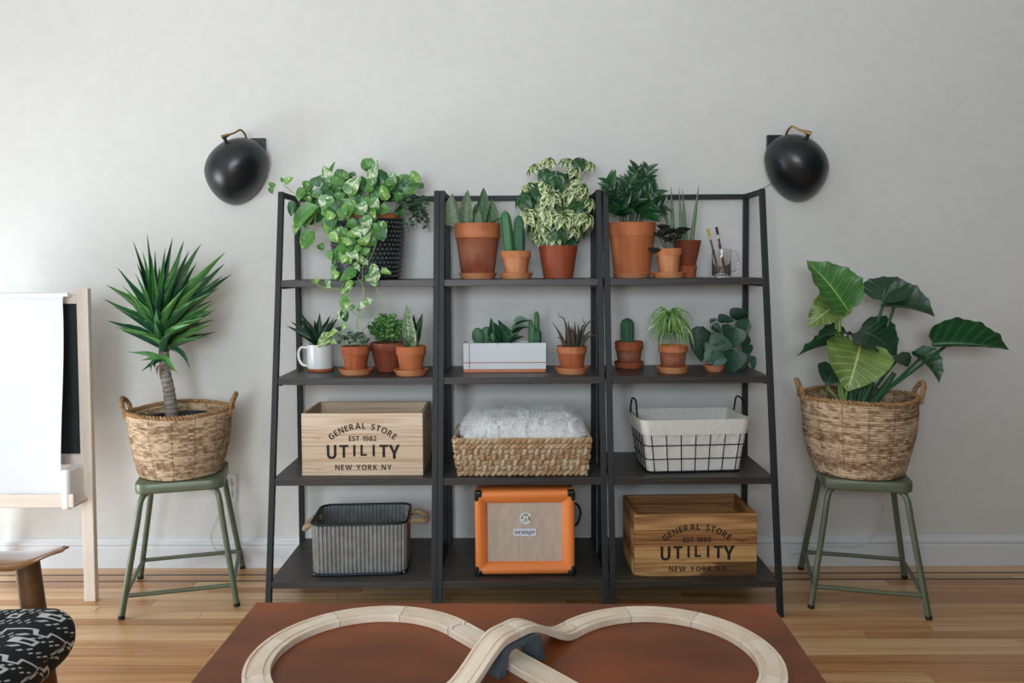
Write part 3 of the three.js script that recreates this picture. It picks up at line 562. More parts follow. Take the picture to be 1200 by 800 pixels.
    const side = nn.clone().cross(V(rr(-1, 1), 0.2, rr(-1, 1))).normalize().multiplyScalar(w), a = V(x, y, z), b = a.clone().addScaledVector(nn, L * 0.6).add(V(0, -0.001, 0)), c = a.clone().addScaledVector(nn, L).add(V(Math.cos(clump) * 0.006, -0.004, Math.sin(clump) * 0.006));
    const q = [a.clone().sub(side), a.clone().add(side), b.clone().add(side), a.clone().sub(side), b.clone().add(side), b.clone().sub(side), b.clone().sub(side), b.clone().add(side), c];
    for (const v of q) tri.push(v.x, v.y, v.z);
  }
  const fg = new THREE.BufferGeometry(); fg.setAttribute('position', new THREE.Float32BufferAttribute(tri, 3)); fg.computeVertexNormals();
  const pp = part('fur', fg, fur, t); pp.userData.kind = 'stuff';
}

{ // wire basket with canvas liner
  const f = onY(815, 554.5, SH.tops[2]), k = 1 / ppm(f.z), H = 63 * k, wt = 129 * k / 2, wb = 112 * k / 2, dt = 0.255 / 2, db = 0.215 / 2;
  const o = thing('wire_basket', 'black wire basket with white canvas lining on the shelf above the dark crate', 'basket', [f.x - 0.008, SH.tops[2], f.z - db - 0.012], 0.075);
  const wire = std({ color: 0x15181a, roughness: 0.4, metalness: 0.5 }), canvas = texture(256, 256, (u, v) => { const n = fbmTile(u * 60, v * 60, 60, 60, 4, 2) - 0.5; return [228 + n * 26, 224 + n * 26, 216 + n * 26]; });
  const cm = std({ map: canvas, roughness: 0.9, side: THREE.DoubleSide }), r = 0.0021;
  const P = (x, y, z) => V(x * (wb + (wt - wb) * y / H), y, z * (db + (dt - db) * y / H));
  const cr = 0.14;
  const loopAt = (y) => { const pts = []; for (const [sx, sz] of [[1, 1], [1, -1], [-1, -1], [-1, 1]]) { const a = sx * sz > 0; for (const q of [0, 0.5, 1]) { const th = q * PI / 2; const u = a ? [1 - cr * (1 - Math.sin(th)), 1 - cr * (1 - Math.cos(th))] : [1 - cr * (1 - Math.cos(th)), 1 - cr * (1 - Math.sin(th))]; const z = sx * sz > 0 ? [u[0], u[1]] : [u[0], u[1]]; pts.push(P(sx * (sx * sz > 0 ? Math.sin(th) * cr + 1 - cr : Math.cos(th) * cr + 1 - cr), y, sz * (sx * sz > 0 ? Math.cos(th) * cr * 1.4 + 1 - cr * 1.4 : Math.sin(th) * cr * 1.4 + 1 - cr * 1.4))); } } return pts; };
  const ordered = (y) => { const pts = [], n = 12; const rx = cr, rz = cr * 1.4; const C = [[1 - rx, 1 - rz, 0], [-1 + rx, 1 - rz, 1], [-1 + rx, -1 + rz, 2], [1 - rx, -1 + rz, 3]]; for (const [cx, cz, q] of C) for (let i = 0; i <= 4; i++) { const th = (q + i / 4) * PI / 2; pts.push(P(cx + Math.cos(th) * rx, y, cz + Math.sin(th) * rz)); } return pts; };
  const ys = [0.003, H * 0.27, H * 0.53, H * 0.79];
  for (const y of ys) part('wire_hoop', tube(ordered(y), y === ys[0] || y === ys[3] ? r * 1.25 : r, 160, 6, true, 0.1), wire, o);
  part('rim_wire', tube(ordered(H), r * 1.5, 160, 6, true, 0.1), wire, o);
  const ups = []; for (let i = -3; i <= 3; i++) { ups.push([i / 3.5, 1]); ups.push([i / 3.5, -1]); } for (let i = -2; i <= 2; i++) { ups.push([1, i / 3]); ups.push([-1, i / 3]); }
  for (const [x, z] of ups) part('wire', tube([P(x, 0.003, z), P(x, H * 0.5, z), P(x, H, z)], r, 3, 6), wire, o);
  for (let i = -3; i <= 3; i++) part('wire', rod(P(i / 3.5, 0.003, -1), P(i / 3.5, 0.003, 1), r, r, 6), wire, o);
  for (const s of [-1, 1]) { const x = s * wt; part('wire_handle', tube([V(x, H * 0.94, -0.055), V(x + s * 0.004, H + 0.02, -0.056), V(x + s * 0.003, H + 0.058, -0.036), V(x + s * 0.003, H + 0.066, 0), V(x + s * 0.003, H + 0.058, 0.036), V(x + s * 0.004, H + 0.02, 0.056), V(x, H * 0.94, 0.055)], r * 1.7, 40, 8), wire, o); }
  // canvas liner: inside wall with creases, and a flap folded over the rim
  const liner = (inset, y0, y1, outw, amp, nseg, rows, flare = 0) => {
    const pos = [], idx = [], uv = []; const ringN = [];
    for (let j = 0; j <= rows; j++) {
      const y = y0 + (y1 - y0) * j / rows, base = ordered(clamp(y, 0, H)); const cv = new THREE.CatmullRomCurve3(base, true, 'catmullrom', 0.1);
      for (let i = 0; i < nseg; i++) {
        const p = cv.getPointAt(i / nseg), l = Math.hypot(p.x, p.z), t = j / rows, fold = amp * (0.5 - Math.abs((fbm(i / nseg * 34 + y * 26, y * 16, 7, 2) * 3 % 1) - 0.5) * 1.9) * Math.sin(t * PI);
        const ox = Math.sign(p.x) * Math.min(1, Math.abs(p.x) / wt * 1.02) ** 8, oz = Math.sign(p.z) * Math.min(1, Math.abs(p.z) / dt * 1.02) ** 8, q = -inset + outw + fold + flare * t;
        pos.push(p.x + ox * q, y, p.z + oz * q); uv.push(i / nseg * 6, y * 6);
      }
    }
    for (let j = 0; j < rows; j++) for (let i = 0; i < nseg; i++) { const a = j * nseg + i, b = j * nseg + (i + 1) % nseg; idx.push(a, b, a + nseg, b, b + nseg, a + nseg); }
    const g = new THREE.BufferGeometry(); g.setAttribute('position', new THREE.Float32BufferAttribute(pos, 3)); g.setAttribute('uv', new THREE.Float32BufferAttribute(uv, 2)); g.setIndex(idx); g.computeVertexNormals(); return g;
  };
  const cl = part('canvas_liner', [liner(0.005, 0.008, H + 0.004, 0, 0.009, 160, 14), box(wb * 1.86, 0.004, db * 1.82, 0, 0.009, 0)], cm, o, 'white canvas lining');
  part('folded_cuff', liner(0, H * 0.735, H + 0.004, 0.0045, 0.002, 160, 5), cm, cl);
  part('cuff_top', liner(0.003, H + 0.003, H + 0.0045, 0.0, 0, 160, 1, 0.006), cm, cl);
}

{ // ribbed metal bin with rope handles
  const f = onY(418, 674.5, SH.tops[3]), k = 1 / ppm(f.z), H = 63 * k, hx = 57 * k, hz = 0.128;
  const o = thing('ribbed_bin', 'galvanized ribbed metal bin with rope handles on the bottom board', 'bin', [f.x, SH.tops[3], f.z - hz], 0.06);
  const galv = std({ map: texture(256, 256, (u, v) => { const n = fbmTile(u * 10, v * 6, 10, 6, 3, 4) - 0.5, m = fbmTile(u * 60, v * 60, 60, 60, 8, 2) - 0.5; const q = n * 40 + m * 22; return [158 + q, 160 + q, 158 + q]; }), roughness: 0.48, metalness: 0.65 });
  const rimM = std({ color: 0x242f35, roughness: 0.4, metalness: 0.6 });
  const outline = (off, ribs, n = 480) => { const pts = [], r = 0.042 + off, ax = hx + off, az = hz + off, L = [2 * (ax - r), PI / 2 * r, 2 * (az - r), PI / 2 * r], tot = 2 * (L[0] + L[1] + L[2] + L[3]) / 1; const per = 2 * L[0] + 2 * L[2] + 4 * L[1];
    for (let i = 0; i < n; i++) { let s = i / n * per, x, z, nx, nz; const seg = [L[0], L[1], L[2], L[1], L[0], L[1], L[2], L[1]]; let q = 0; while (s > seg[q] && q < 7) { s -= seg[q]; q++; }
      if (q === 0) { x = -ax + r + s; z = az; nx = 0; nz = 1; } else if (q === 1) { const a = s / r; nx = Math.sin(a); nz = Math.cos(a); x = ax - r + nx * r; z = az - r + nz * r; } else if (q === 2) { x = ax; z = az - r - s; nx = 1; nz = 0; } else if (q === 3) { const a = s / r; nx = Math.cos(a); nz = -Math.sin(a); x = ax - r + nx * r; z = -az + r + nz * r; } else if (q === 4) { x = ax - r - s; z = -az; nx = 0; nz = -1; } else if (q === 5) { const a = s / r; nx = -Math.sin(a); nz = -Math.cos(a); x = -ax + r + nx * r; z = -az + r + nz * r; } else if (q === 6) { x = -ax; z = -az + r + s; nx = -1; nz = 0; } else { const a = s / r; nx = -Math.cos(a); nz = Math.sin(a); x = -ax + r + nx * r; z = az - r + nz * r; }
      const rb = ribs ? ribs * (Math.cos(i / n * 2 * PI * Math.round(per / 0.0152))) : 0; pts.push(V(x + nx * rb, 0, z + nz * rb)); } return pts; };
  const o1 = outline(-0.003, 0.0032, 960), nn = o1.length, pos = [], idx = [], uv = [];
  const lv = [[0.004, 0.985], [0.012, 0.985], [H * 0.5, 0.993], [H - 0.006, 1]];
  for (const [y, s] of lv) o1.forEach((p, i) => { pos.push(p.x * s, y, p.z * s); uv.push(i / nn * 6, y * 6); });
  for (let j = 0; j < lv.length - 1; j++) for (let i = 0; i < nn; i++) { const a = j * nn + i, b = j * nn + (i + 1) % nn; idx.push(a, b, a + nn, b, b + nn, a + nn); }
  const g = new THREE.BufferGeometry(); g.setAttribute('position', new THREE.Float32BufferAttribute(pos, 3)); g.setAttribute('uv', new THREE.Float32BufferAttribute(uv, 2)); g.setIndex(idx); g.computeVertexNormals();
  galv.side = THREE.DoubleSide;
  part('ribbed_wall', g, galv, o);
  part('bottom_plate', box(hx * 1.9, 0.004, hz * 1.88, 0, 0.006, 0, 0.001), galv, o);
  const ringAt = (y, s, r) => tube(outline(0, 0, 120).map((p) => V(p.x * s, y, p.z * s)), r, 240, 8, true, 0.5);
  part('rolled_rim', ringAt(H - 0.004, 1.0, 0.0048), rimM, o, 'dark rolled rim'); part('base_rim', ringAt(0.0055, 0.985, 0.005), rimM, o, 'dark base rim');
  const rope = std({ map: texture(128, 128, (u, v) => { const n = fbmTile(u * 8, v * 30, 8, 30, 5, 3); return mixc([205, 182, 150], [140, 108, 76], n); }), roughness: 0.9 });
  part('rope_handle', ropeRing(new THREE.CatmullRomCurve3([V(hx - 0.012, H - 0.026, 0.042), V(hx + 0.02, H - 0.018, 0.044), V(hx + 0.06, H - 0.026, 0.03), V(hx + 0.068, H - 0.028, 0), V(hx + 0.06, H - 0.02, -0.03), V(hx + 0.02, H - 0.012, -0.044), V(hx - 0.012, H - 0.026, -0.042)]), 0.0095, 9, 60, 3), rope, o, 'thick twisted rope handle');
  part('rope_handle', ropeRing(new THREE.CatmullRomCurve3([V(-hx + 0.012, H - 0.026, 0.042), V(-hx - 0.02, H - 0.03, 0.044), V(-hx - 0.036, H - 0.046, 0.03), V(-hx - 0.04, H - 0.05, 0), V(-hx - 0.036, H - 0.046, -0.03), V(-hx - 0.02, H - 0.03, -0.044), V(-hx + 0.012, H - 0.026, -0.042)]), 0.0095, 9, 60, 3), rope, o, 'thick twisted rope handle');
}

{ // orange speaker box
  const f = onY(615, 675, SH.tops[3]), k = 1 / ppm(f.z), W = 118 * k, H = 101.5 * k, D = 0.2, fw = 0.045, fh = 0.045;
  const o = thing('guitar_amplifier', 'orange guitar amplifier with beige grille cloth on the bottom board', 'amplifier', [f.x, SH.tops[3], f.z - D / 2], 0.012);
  const tolex = texture(256, 256, (u, v) => { const n = fbmTile(u * 70, v * 70, 70, 70, 4, 2); return [n * 255, n * 255, n * 255]; }, false);
  const om = std({ color: 0xf28a42, roughness: 0.5, bumpMap: tolex, bumpScale: 0.0004 }), ft = 0.006;
  const blk = std({ color: 0x101314, roughness: 0.35 });
  part('cabinet', [box(W - 0.012, H - ft - 0.008, D - 0.04, 0, (H + ft) / 2, -0.02, 0.006)], om, o);
  // four mitred front frame members, sloping in towards the grille
  const x0 = W / 2, y0 = H - ft, xi = W / 2 - 14.3 * k, yt = 15 * k, yb = 13.5 * k, z1 = D / 2, zi = D / 2 - 0.018;
  const O = [[-x0, ft], [x0, ft], [x0, H], [-x0, H]], I = [[-xi, ft + yb], [xi, ft + yb], [xi, H - yt], [-xi, H - yt]], M = O.map((p, i) => [p[0] + (I[i][0] - p[0]) * 0.5, p[1] + (I[i][1] - p[1]) * 0.5]);
  for (let i = 0; i < 4; i++) {
    const j = (i + 1) % 4, q = [], tri = (a, b, c) => q.push(...a, ...b, ...c), quad = (a, b, c, d) => { tri(a, b, c); tri(a, c, d); }, P = (A, n, z) => [A[n][0], A[n][1], z];
    const r = 0.006, O2 = O.map((p) => [p[0] - Math.sign(p[0]) * r, p[1] + (p[1] > H / 2 ? -r : r)]);
    quad(P(O, i, z1 - 0.06), P(O, j, z1 - 0.06), P(O, j, z1 - r), P(O, i, z1 - r)); quad(P(O, i, z1 - r), P(O, j, z1 - r), P(O2, j, z1), P(O2, i, z1)); quad(P(O2, i, z1), P(O2, j, z1), P(M, j, z1), P(M, i, z1)); quad(P(M, i, z1), P(M, j, z1), P(I, j, zi), P(I, i, zi)); quad(P(I, i, zi), P(I, j, zi), P(I, j, zi - 0.02), P(I, i, zi - 0.02));
    const g = new THREE.BufferGeometry(); g.setAttribute('position', new THREE.Float32BufferAttribute(q, 3)); g.setAttribute('uv', new THREE.Float32BufferAttribute(q.filter((_, n) => n % 3 < 2).map((v) => v * 8), 2)); g.computeVertexNormals();
    part('frame_member', creased(g, 0.9), om, o);
  }
  const cloth = std({ map: texture(256, 256, (u, v, i, j) => { const w = ((i % 4 < 2) !== (j % 4 < 2)) ? 6 : -6, n = (fbmTile(u * 24, v * 5, 24, 5, 3, 3) - 0.5) * 22; return [203 + w + n, 186 + w + n, 170 + w + n]; }), roughness: 0.9 });
  part('grille_cloth', box(2 * xi + 0.002, H - ft - yt - yb + 0.002, 0.006, 0, (ft + yb + H - yt) / 2, zi - 0.008), cloth, o, 'beige woven grille cloth');
  for (const sx of [-1, 1]) for (const sy of [0, 1]) for (const sz of [1, -1]) {
    const c = 0.03, g = [box(c, 0.024, c, 0, 0, 0, 0.008), box(0.017, c + 0.006, c, sx * 0.0065, (sy ? -1 : 1) * 0.008, 0, 0.007)];
    const m = part('corner_cap', g, blk, o, 'black corner protector'); m.position.set(sx * (W / 2 - c / 2 + 0.003), sy ? H - 0.0095 : 0.012, sz * (D / 2 - c / 2 + 0.0035));
  }
  for (const sx of [-1, 1]) for (const sz of [-1, 1]) part('rubber_foot', rod(V(sx * W * 0.36, 0, sz * D * 0.3), V(sx * W * 0.36, ft + 0.006, sz * D * 0.3), 0.012, 0.013, 12), rubber, o);
  // crest and name plate
  const zc = zi - 0.0045;
  { const cv = document.createElement('canvas'); cv.width = 256; cv.height = 256; const c = cv.getContext('2d'); c.fillStyle = '#c9bdb0'; c.fillRect(0, 0, 256, 256); c.fillStyle = '#e4ebe6'; c.beginPath(); c.ellipse(128, 134, 112, 116, 0, 0, 7); c.fill();
    c.strokeStyle = '#5a3b4c'; c.lineWidth = 26; c.beginPath(); c.arc(132, 150, 76, PI * 1.0, PI * 1.22); c.stroke(); c.strokeStyle = '#6e6a44'; c.beginPath(); c.arc(130, 140, 70, PI * 1.28, PI * 1.72); c.stroke(); c.strokeStyle = '#5d2b3c'; c.lineWidth = 28; c.beginPath(); c.arc(124, 152, 78, PI * 1.78, PI * 2.1); c.stroke(); c.strokeStyle = '#c98d58'; c.lineWidth = 12; c.beginPath(); c.arc(128, 140, 104, PI * 1.8, PI * 2.2); c.stroke();
    c.fillStyle = '#8a8f86'; c.fillRect(88, 34, 84, 12); c.fillStyle = '#a9b7b4'; c.beginPath(); c.ellipse(132, 168, 34, 44, 0, 0, 7); c.fill(); c.fillStyle = '#7fae94'; c.fillRect(66, 186, 20, 36);
    const t = new THREE.CanvasTexture(cv); t.colorSpace = THREE.SRGBColorSpace; const g = new THREE.CircleGeometry(8 * k, 32); const m = part('crest_badge', [new THREE.CylinderGeometry(8 * k, 8 * k, 0.0012, 32).rotateX(PI / 2).translate(0, 0, -0.0007)], std({ color: 0xc9c2b8, roughness: 0.6 }), o, 'small round printed crest'); m.position.set((616 - 615) * k, H - (607 - 573.5) * k, zc + 0.002); part('crest_print', g, std({ map: t, roughness: 0.6 }), m).position.z = 0.0002; }
  { const cv = document.createElement('canvas'); cv.width = 512; cv.height = 160; const c = cv.getContext('2d'); c.fillStyle = '#dfe6ee'; c.fillRect(0, 0, 512, 160); c.fillStyle = '#14202b'; c.font = 'bold 138px serif'; c.textAlign = 'center'; c.textBaseline = 'middle'; c.save(); c.translate(256, 66); c.transform(1, 0, -0.12, 1, 0, 0); c.scale(0.98, 0.9); c.fillText('orange', 0, 0); c.restore();
    const t = new THREE.CanvasTexture(cv); t.colorSpace = THREE.SRGBColorSpace; const w = 27 * k, h = 9 * k; const m = part('name_plate', box(w, h, 0.003, 0, 0, 0, 0.0008), std({ color: 0xdfe6ee, roughness: 0.4 }), o, 'white name plate with black lettering'); m.position.set((615 - 615) * k, H - (624.5 - 573.5) * k, zc + 0.002); part('name_print', new THREE.PlaneGeometry(w * 0.96, h * 0.9), std({ map: t, roughness: 0.4 }), m).position.z = 0.0017; }
  single('power_cable', tube([V(f.x + W / 2 - 0.01, 0.33, 0.2), V(f.x + W / 2 + 0.03, 0.31, 0.17), V(f.x + W / 2 + 0.045, 0.27, 0.15), V(f.x + W / 2 + 0.03, 0.225, 0.15), V(f.x + W / 2 + 0.0, 0.2, 0.12), V(f.x + W / 2 - 0.04, 0.135, 0.1), V(f.x + W / 2 - 0.1, 0.1325, 0.09), V(f.x + 0.05, 0.1325, 0.07)], 0.0045, 60, 8), rubber, 'black power cable looping out behind the orange amplifier', 'cable');
}

// wall outlet and cords
{
  const p = onZ(268, 571, 0), o = thing('wall_outlet', 'white wall outlet beside the yucca stool', 'outlet', [p.x, p.y, 0]), w = std({ color: 0xe9eaea, roughness: 0.4 });
  part('cover_plate', box(0.07, 0.115, 0.006, 0, 0, 0.003, 0.002), w, o); for (const s of [-1, 1]) part('socket', box(0.034, 0.028, 0.004, 0, s * 0.024, 0.007, 0.0018), std({ color: 0xd7d9d9, roughness: 0.4 }), o);
  const cordM = std({ color: 0xd9dcdc, roughness: 0.5 });
  single('power_cord', tube([onZ(262, 590, 0.012), onZ(252, 612, 0.03), onZ(247, 628, 0.03), onZ(250, 640, 0.03), onZ(258, 648, 0.03), onZ(268, 655, 0.03)], 0.0025, 30, 6), cordM, 'thin white cord hanging below the outlet', 'cord');  // plain white power cord hanging by the wall
  single('power_cord', tube([onZ(1036, 590, 0.012), onZ(1033, 603, 0.02), onZ(1026, 622, 0.026), onZ(1016, 636, 0.03), onZ(1000, 640, 0.03), onZ(975, 639, 0.03), onZ(950, 643, 0.03), onZ(925, 650, 0.03)], 0.0025, 40, 6), cordM, 'thin white cord drooping along the wall behind the elephant ear stool', 'cord');
}

// ---------------------------------------------------------------- plants: leaf shapes of unit length and width, along +Y, upper face +Z
function leafGeo(outline, { fold = 0.15, droop = 0.2, nS = 4, nT = 9, wave = 0, waves = 6, twist = 0, cup = 0 } = {}) {
  const pos = [], uv = [], idx = []; let y = 0, z = 0;
  for (let j = 0; j <= nT; j++) {
    const t = j / nT, a = droop * t * 1.0;
    if (j) { y += Math.cos(a) / nT; z -= Math.sin(a) / nT; }
    const w = outline(t) / 2, tw = twist * t;
    for (let i = 0; i <= nS; i++) {
      const s = i / nS * 2 - 1, x = s * w, lift = Math.abs(s) * w * fold + s * s * w * cup + wave * Math.sin(t * waves * 2 * PI + (s > 0 ? 0.6 : 0)) * s * s;
      pos.push(x * Math.cos(tw), y + lift * Math.sin(a), z + lift * Math.cos(a) + x * Math.sin(tw)); uv.push(i / nS, t);
    }
  }
  for (let j = 0; j < nT; j++) for (let i = 0; i < nS; i++) { const a = j * (nS + 1) + i; idx.push(a, a + 1, a + nS + 1, a + 1, a + nS + 2, a + nS + 1); }
  const g = new THREE.BufferGeometry(); g.setAttribute('position', new THREE.Float32BufferAttribute(pos, 3)); g.setAttribute('uv', new THREE.Float32BufferAttribute(uv, 2)); g.setIndex(idx); g.computeVertexNormals();
  return g;
}
const SHAPES = {
  lance: (t) => Math.sin(PI * Math.min(1, t ** 0.62)) ** 0.8 * (1 - t * 0.15) + 0.02 * (1 - t),
  strap: (t) => Math.min(1, 0.55 + t * 1.6) * Math.min(1, (1 - t) * 2.6 + 0.02) ** 0.8,
  sword: (t) => (0.55 + 0.45 * Math.sin(PI * Math.min(1, t * 1.15 + 0.12))) * (1 - t ** 3.2) + 0.01,
  ovate: (t) => Math.sin(PI * t ** 0.6) ** 0.85 * 1.02 + 0.01,
  heart: (t) => (t < 0.06 ? 0.35 + t * 8 : Math.sin(PI * (0.2 + 0.8 * t) ** 0.78) ** 0.8 * 1.05) * (t > 0.985 ? 0.3 : 1) + 0.01,
  round: (t) => Math.sqrt(Math.max(0, 1 - (2 * t - 1) ** 2)) * (1 - 0.08 * t) + 0.015,
  blade: (t) => 1 - t ** 1.6 + 0.02,
};
function leafTex(base, { vein = null, veins = 0, splash = null, amount = 0, edge = null, bands = null, seed = 1, edgeW = 0.2, midrib = 0.03 } = {}) {
  const B = hex(base);
  return texture(96, 160, (u, v) => {
    const s = Math.abs(u - 0.5) * 2, n = fbm(u * 8, v * 10, seed, 3); let c = mixc(B, B.map((x) => x * 0.72), clamp((n - 0.35) * 1.3, 0, 1));
    if (bands) { const q = Math.sin(v * 70 + fbm(u * 7, v * 8, seed + 3, 2) * 14); if (q > 0.1) c = mixc(c, hex(bands), 0.75); }
    if (splash) { const q = fbm(u * 5 + seed, v * 7 + (u > 0.5 ? 9 : 0), seed + 7, 4); if (q > 1 - amount) c = mixc(c, hex(splash), clamp((q - (1 - amount)) * 9, 0, 0.9)); }
    if (edge) { const e = s + (fbm(v * 12, u * 3, seed + 2, 2) - 0.5) * 0.35; if (e > 1 - edgeW) c = mixc(c, hex(edge), clamp((e - (1 - edgeW)) * 9, 0, 1)); }
    if (vein) { const Vn = hex(vein); let q = s < midrib * 2 ? 1 : 0; if (veins) { const f = ((v - s * 0.28) * veins % 1 + 1) % 1; if (f < 0.13 && s < 0.92) q = Math.max(q, 0.6); } if (q) c = mixc(c, Vn, q * 0.8); }
    return c;
  }, true, false);
}
function leafMat(tex, o = {}) { return phys({ map: tex, roughness: 0.42, side: THREE.DoubleSide, clearcoat: 0.15, clearcoatRoughness: 0.35, ...o }); }
function setLeaf(m, base, tip, nrm, width) {
  const d = tip.clone().sub(base), L = d.length(); d.divideScalar(L);
  let x = d.clone().cross(nrm); if (x.lengthSq() < 1e-5) x = d.clone().cross(V(0.3, 0.2, 1)); x.normalize();
  const z = x.clone().cross(d).normalize();
  m.matrix.makeBasis(x, d, z).scale(V(width, L, L)).setPosition(base); m.matrix.decompose(m.position, m.quaternion, m.scale); return m;
}
function leaf(parent, geo, mat, base, tip, nrm, width, name = 'leaf') { return setLeaf(part(name, geo, mat, parent), base, tip, nrm, width); }
function leafInto(list, geo, base, tip, nrm, width) { const m = setLeaf(new THREE.Object3D(), base, tip, nrm, width); m.updateMatrix(); const g = geo.clone(); g.applyMatrix4(m.matrix); list.push(g); }

// ---------------------------------------------------------------- pots
function clayTex(a, b, seed) { return texture(256, 256, (u, v) => { const n = fbmTile(u * 5, v * 4, 5, 4, seed, 4), m = fbmTile(u * 40, v * 8, 40, 8, seed + 3, 3), w = fbmTile(u * 3, v * 3, 3, 3, seed + 8, 4); let c = mixc(hex(a), hex(b), clamp((n - 0.5) * 1.8 + (m - 0.5) * 0.6 + 0.45, 0, 1)); if (w > 0.62) c = mixc(c, [214, 178, 152], (w - 0.62) * 1.6); return c; }); }
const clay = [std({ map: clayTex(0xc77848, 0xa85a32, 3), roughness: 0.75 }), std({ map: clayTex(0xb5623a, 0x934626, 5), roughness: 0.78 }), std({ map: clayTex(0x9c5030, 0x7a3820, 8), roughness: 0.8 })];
const saucerClay = std({ map: clayTex(0xcf8452, 0xb4683c, 12), roughness: 0.72 });
const soilMat = std({ map: texture(128, 128, (u, v) => { const n = fbmTile(u * 20, v * 20, 20, 20, 4, 3); return mixc([52, 38, 28], [22, 16, 12], n); }), roughness: 1 });
const plasticClay = std({ color: 0x9a4a2c, roughness: 0.5 });
function soilDisc(r, y, seed) { const g = new THREE.CircleGeometry(r, 24, 0).rotateX(-PI / 2).translate(0, y, 0); const q = new THREE.SphereGeometry(r, 20, 6, 0, 2 * PI, 0, PI / 2).scale(1, 0.12, 1).translate(0, y - 0.002, 0); return q; }
// pot from pixel measures: centre column, rim top, base row, widths; stands at depth z or where its base row meets the board
function pot(name, label, group, { cx, rim, base, wr, wb, rh = 0, shelf, z = null, saucer = null, mat = clay[0], soil = true, rimMat = null, saucerLabel }) {
  const Y = SH.tops[shelf], front = saucer ? saucer.base : base;
  let zc, k;
  if (z === null) { const f = onY(cx, front, Y); k = 1 / ppm(f.z); zc = f.z - (saucer ? saucer.w : wb) * k / 2; zc = Math.max(zc, 0.05); } else zc = z;
  k = 1 / ppm(zc);
  const p = onZ(cx, rim, zc), sh = saucer ? 0.006 : 0, H = Math.max(0.02, p.y - Y - sh - 0.0), R = wr * k / 2, B = wb * k / 2, hr = rh * k;
  const o = thing(name, label, 'potted plant', [p.x, Y + sh, zc], 0, group);
  const t = 0.0045, prof = [[0, 0], [B - 0.002, 0], [B, 0.002]];
  if (hr) { const Rm = R - 0.0045; prof.push([B + (Rm - B) * 0.98, H - hr - 0.001], [Rm, H - hr], [R - 0.001, H - hr], [R, H - hr + 0.0015], [R + 0.0005, H - 0.002], [R - 0.001, H], [R - t, H]); } else prof.push([R - 0.0005, H - 0.003], [R, H - 0.0015], [R - 0.001, H], [R - t * 0.8, H]);
  const sy = H - Math.min(0.014, H * 0.2); prof.push([R - t - 0.002, sy], [0, sy - 0.001]);
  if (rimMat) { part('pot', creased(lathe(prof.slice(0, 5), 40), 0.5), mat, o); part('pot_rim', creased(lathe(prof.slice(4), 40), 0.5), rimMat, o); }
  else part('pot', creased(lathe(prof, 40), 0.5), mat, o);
  if (soil) part('soil', soilDisc(R - t - 0.0015, sy, 1), soilMat, o);
  if (saucer) {
    const S = saucer.w * k / 2, h = (saucer.h ?? 7) * k, sg = creased(lathe([[0, 0], [S * 0.82, 0], [S * 0.86, 0.001], [S, h - 0.001], [S - 0.0015, h], [S - 0.005, h - 0.001], [S * 0.8, 0.0055], [0, 0.0055]], 40), 0.5);
    single('saucer', sg, saucer.mat ?? saucerClay, saucerLabel, 'saucer', 'terracotta saucers', V(p.x, Y, zc));
  }
  return { o, H, R, B, sy, k, x: p.x, z: zc, Y: Y + sh, P: (px, py, dz = 0) => onZ(px, py, zc + dz).sub(o.position) };
}
const G1 = 'potted plants on the shelves';
const fromCrop = (ox, oy, s) => (x, y) => [ox + x / s, oy + y / s];

{ // broad grey-green sansevieria
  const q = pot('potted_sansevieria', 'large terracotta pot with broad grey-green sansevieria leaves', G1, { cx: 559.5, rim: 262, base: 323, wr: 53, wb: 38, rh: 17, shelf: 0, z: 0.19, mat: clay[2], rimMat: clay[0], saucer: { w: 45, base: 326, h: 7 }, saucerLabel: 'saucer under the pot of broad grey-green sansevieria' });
  const m = leafMat(leafTex(0x7f9276, { edge: 0xa7b09a, edgeW: 0.07, seed: 4, bands: 0x8b9d80 }), { roughness: 0.6, clearcoat: 0 }), m2 = leafMat(leafTex(0x5d7a56, { seed: 9, bands: 0x6c8763 }), { roughness: 0.6, clearcoat: 0 }), g = leafGeo(SHAPES.lance, { fold: 0.25, droop: 0.15, cup: 0.4 });
  const c = fromCrop(510, 160, 4.445);
  for (const [bx, by, tx, ty, w, dz, mm, nx] of [[125, 455, 82, 295, 22, 0.02, m, -0.5], [160, 460, 168, 275, 15, 0.035, m, 0], [205, 455, 258, 262, 17, -0.01, m2, 0.5], [245, 460, 210, 350, 20, 0.02, m2, 0.2], [262, 460, 300, 322, 16, 0.02, m2, 0.8], [290, 460, 345, 420, 8, 0.03, m2, 0.3], [120, 455, 70, 315, 14, -0.03, m2, -0.3], [200, 460, 230, 385, 14, 0.045, m, 0.2]])
    leaf(q.o, g, mm, q.P(...c(bx, by + 12), dz * 0.4), q.P(...c(tx, ty), dz), V(nx, 0.1, 1), w * q.k * 1.15);
}
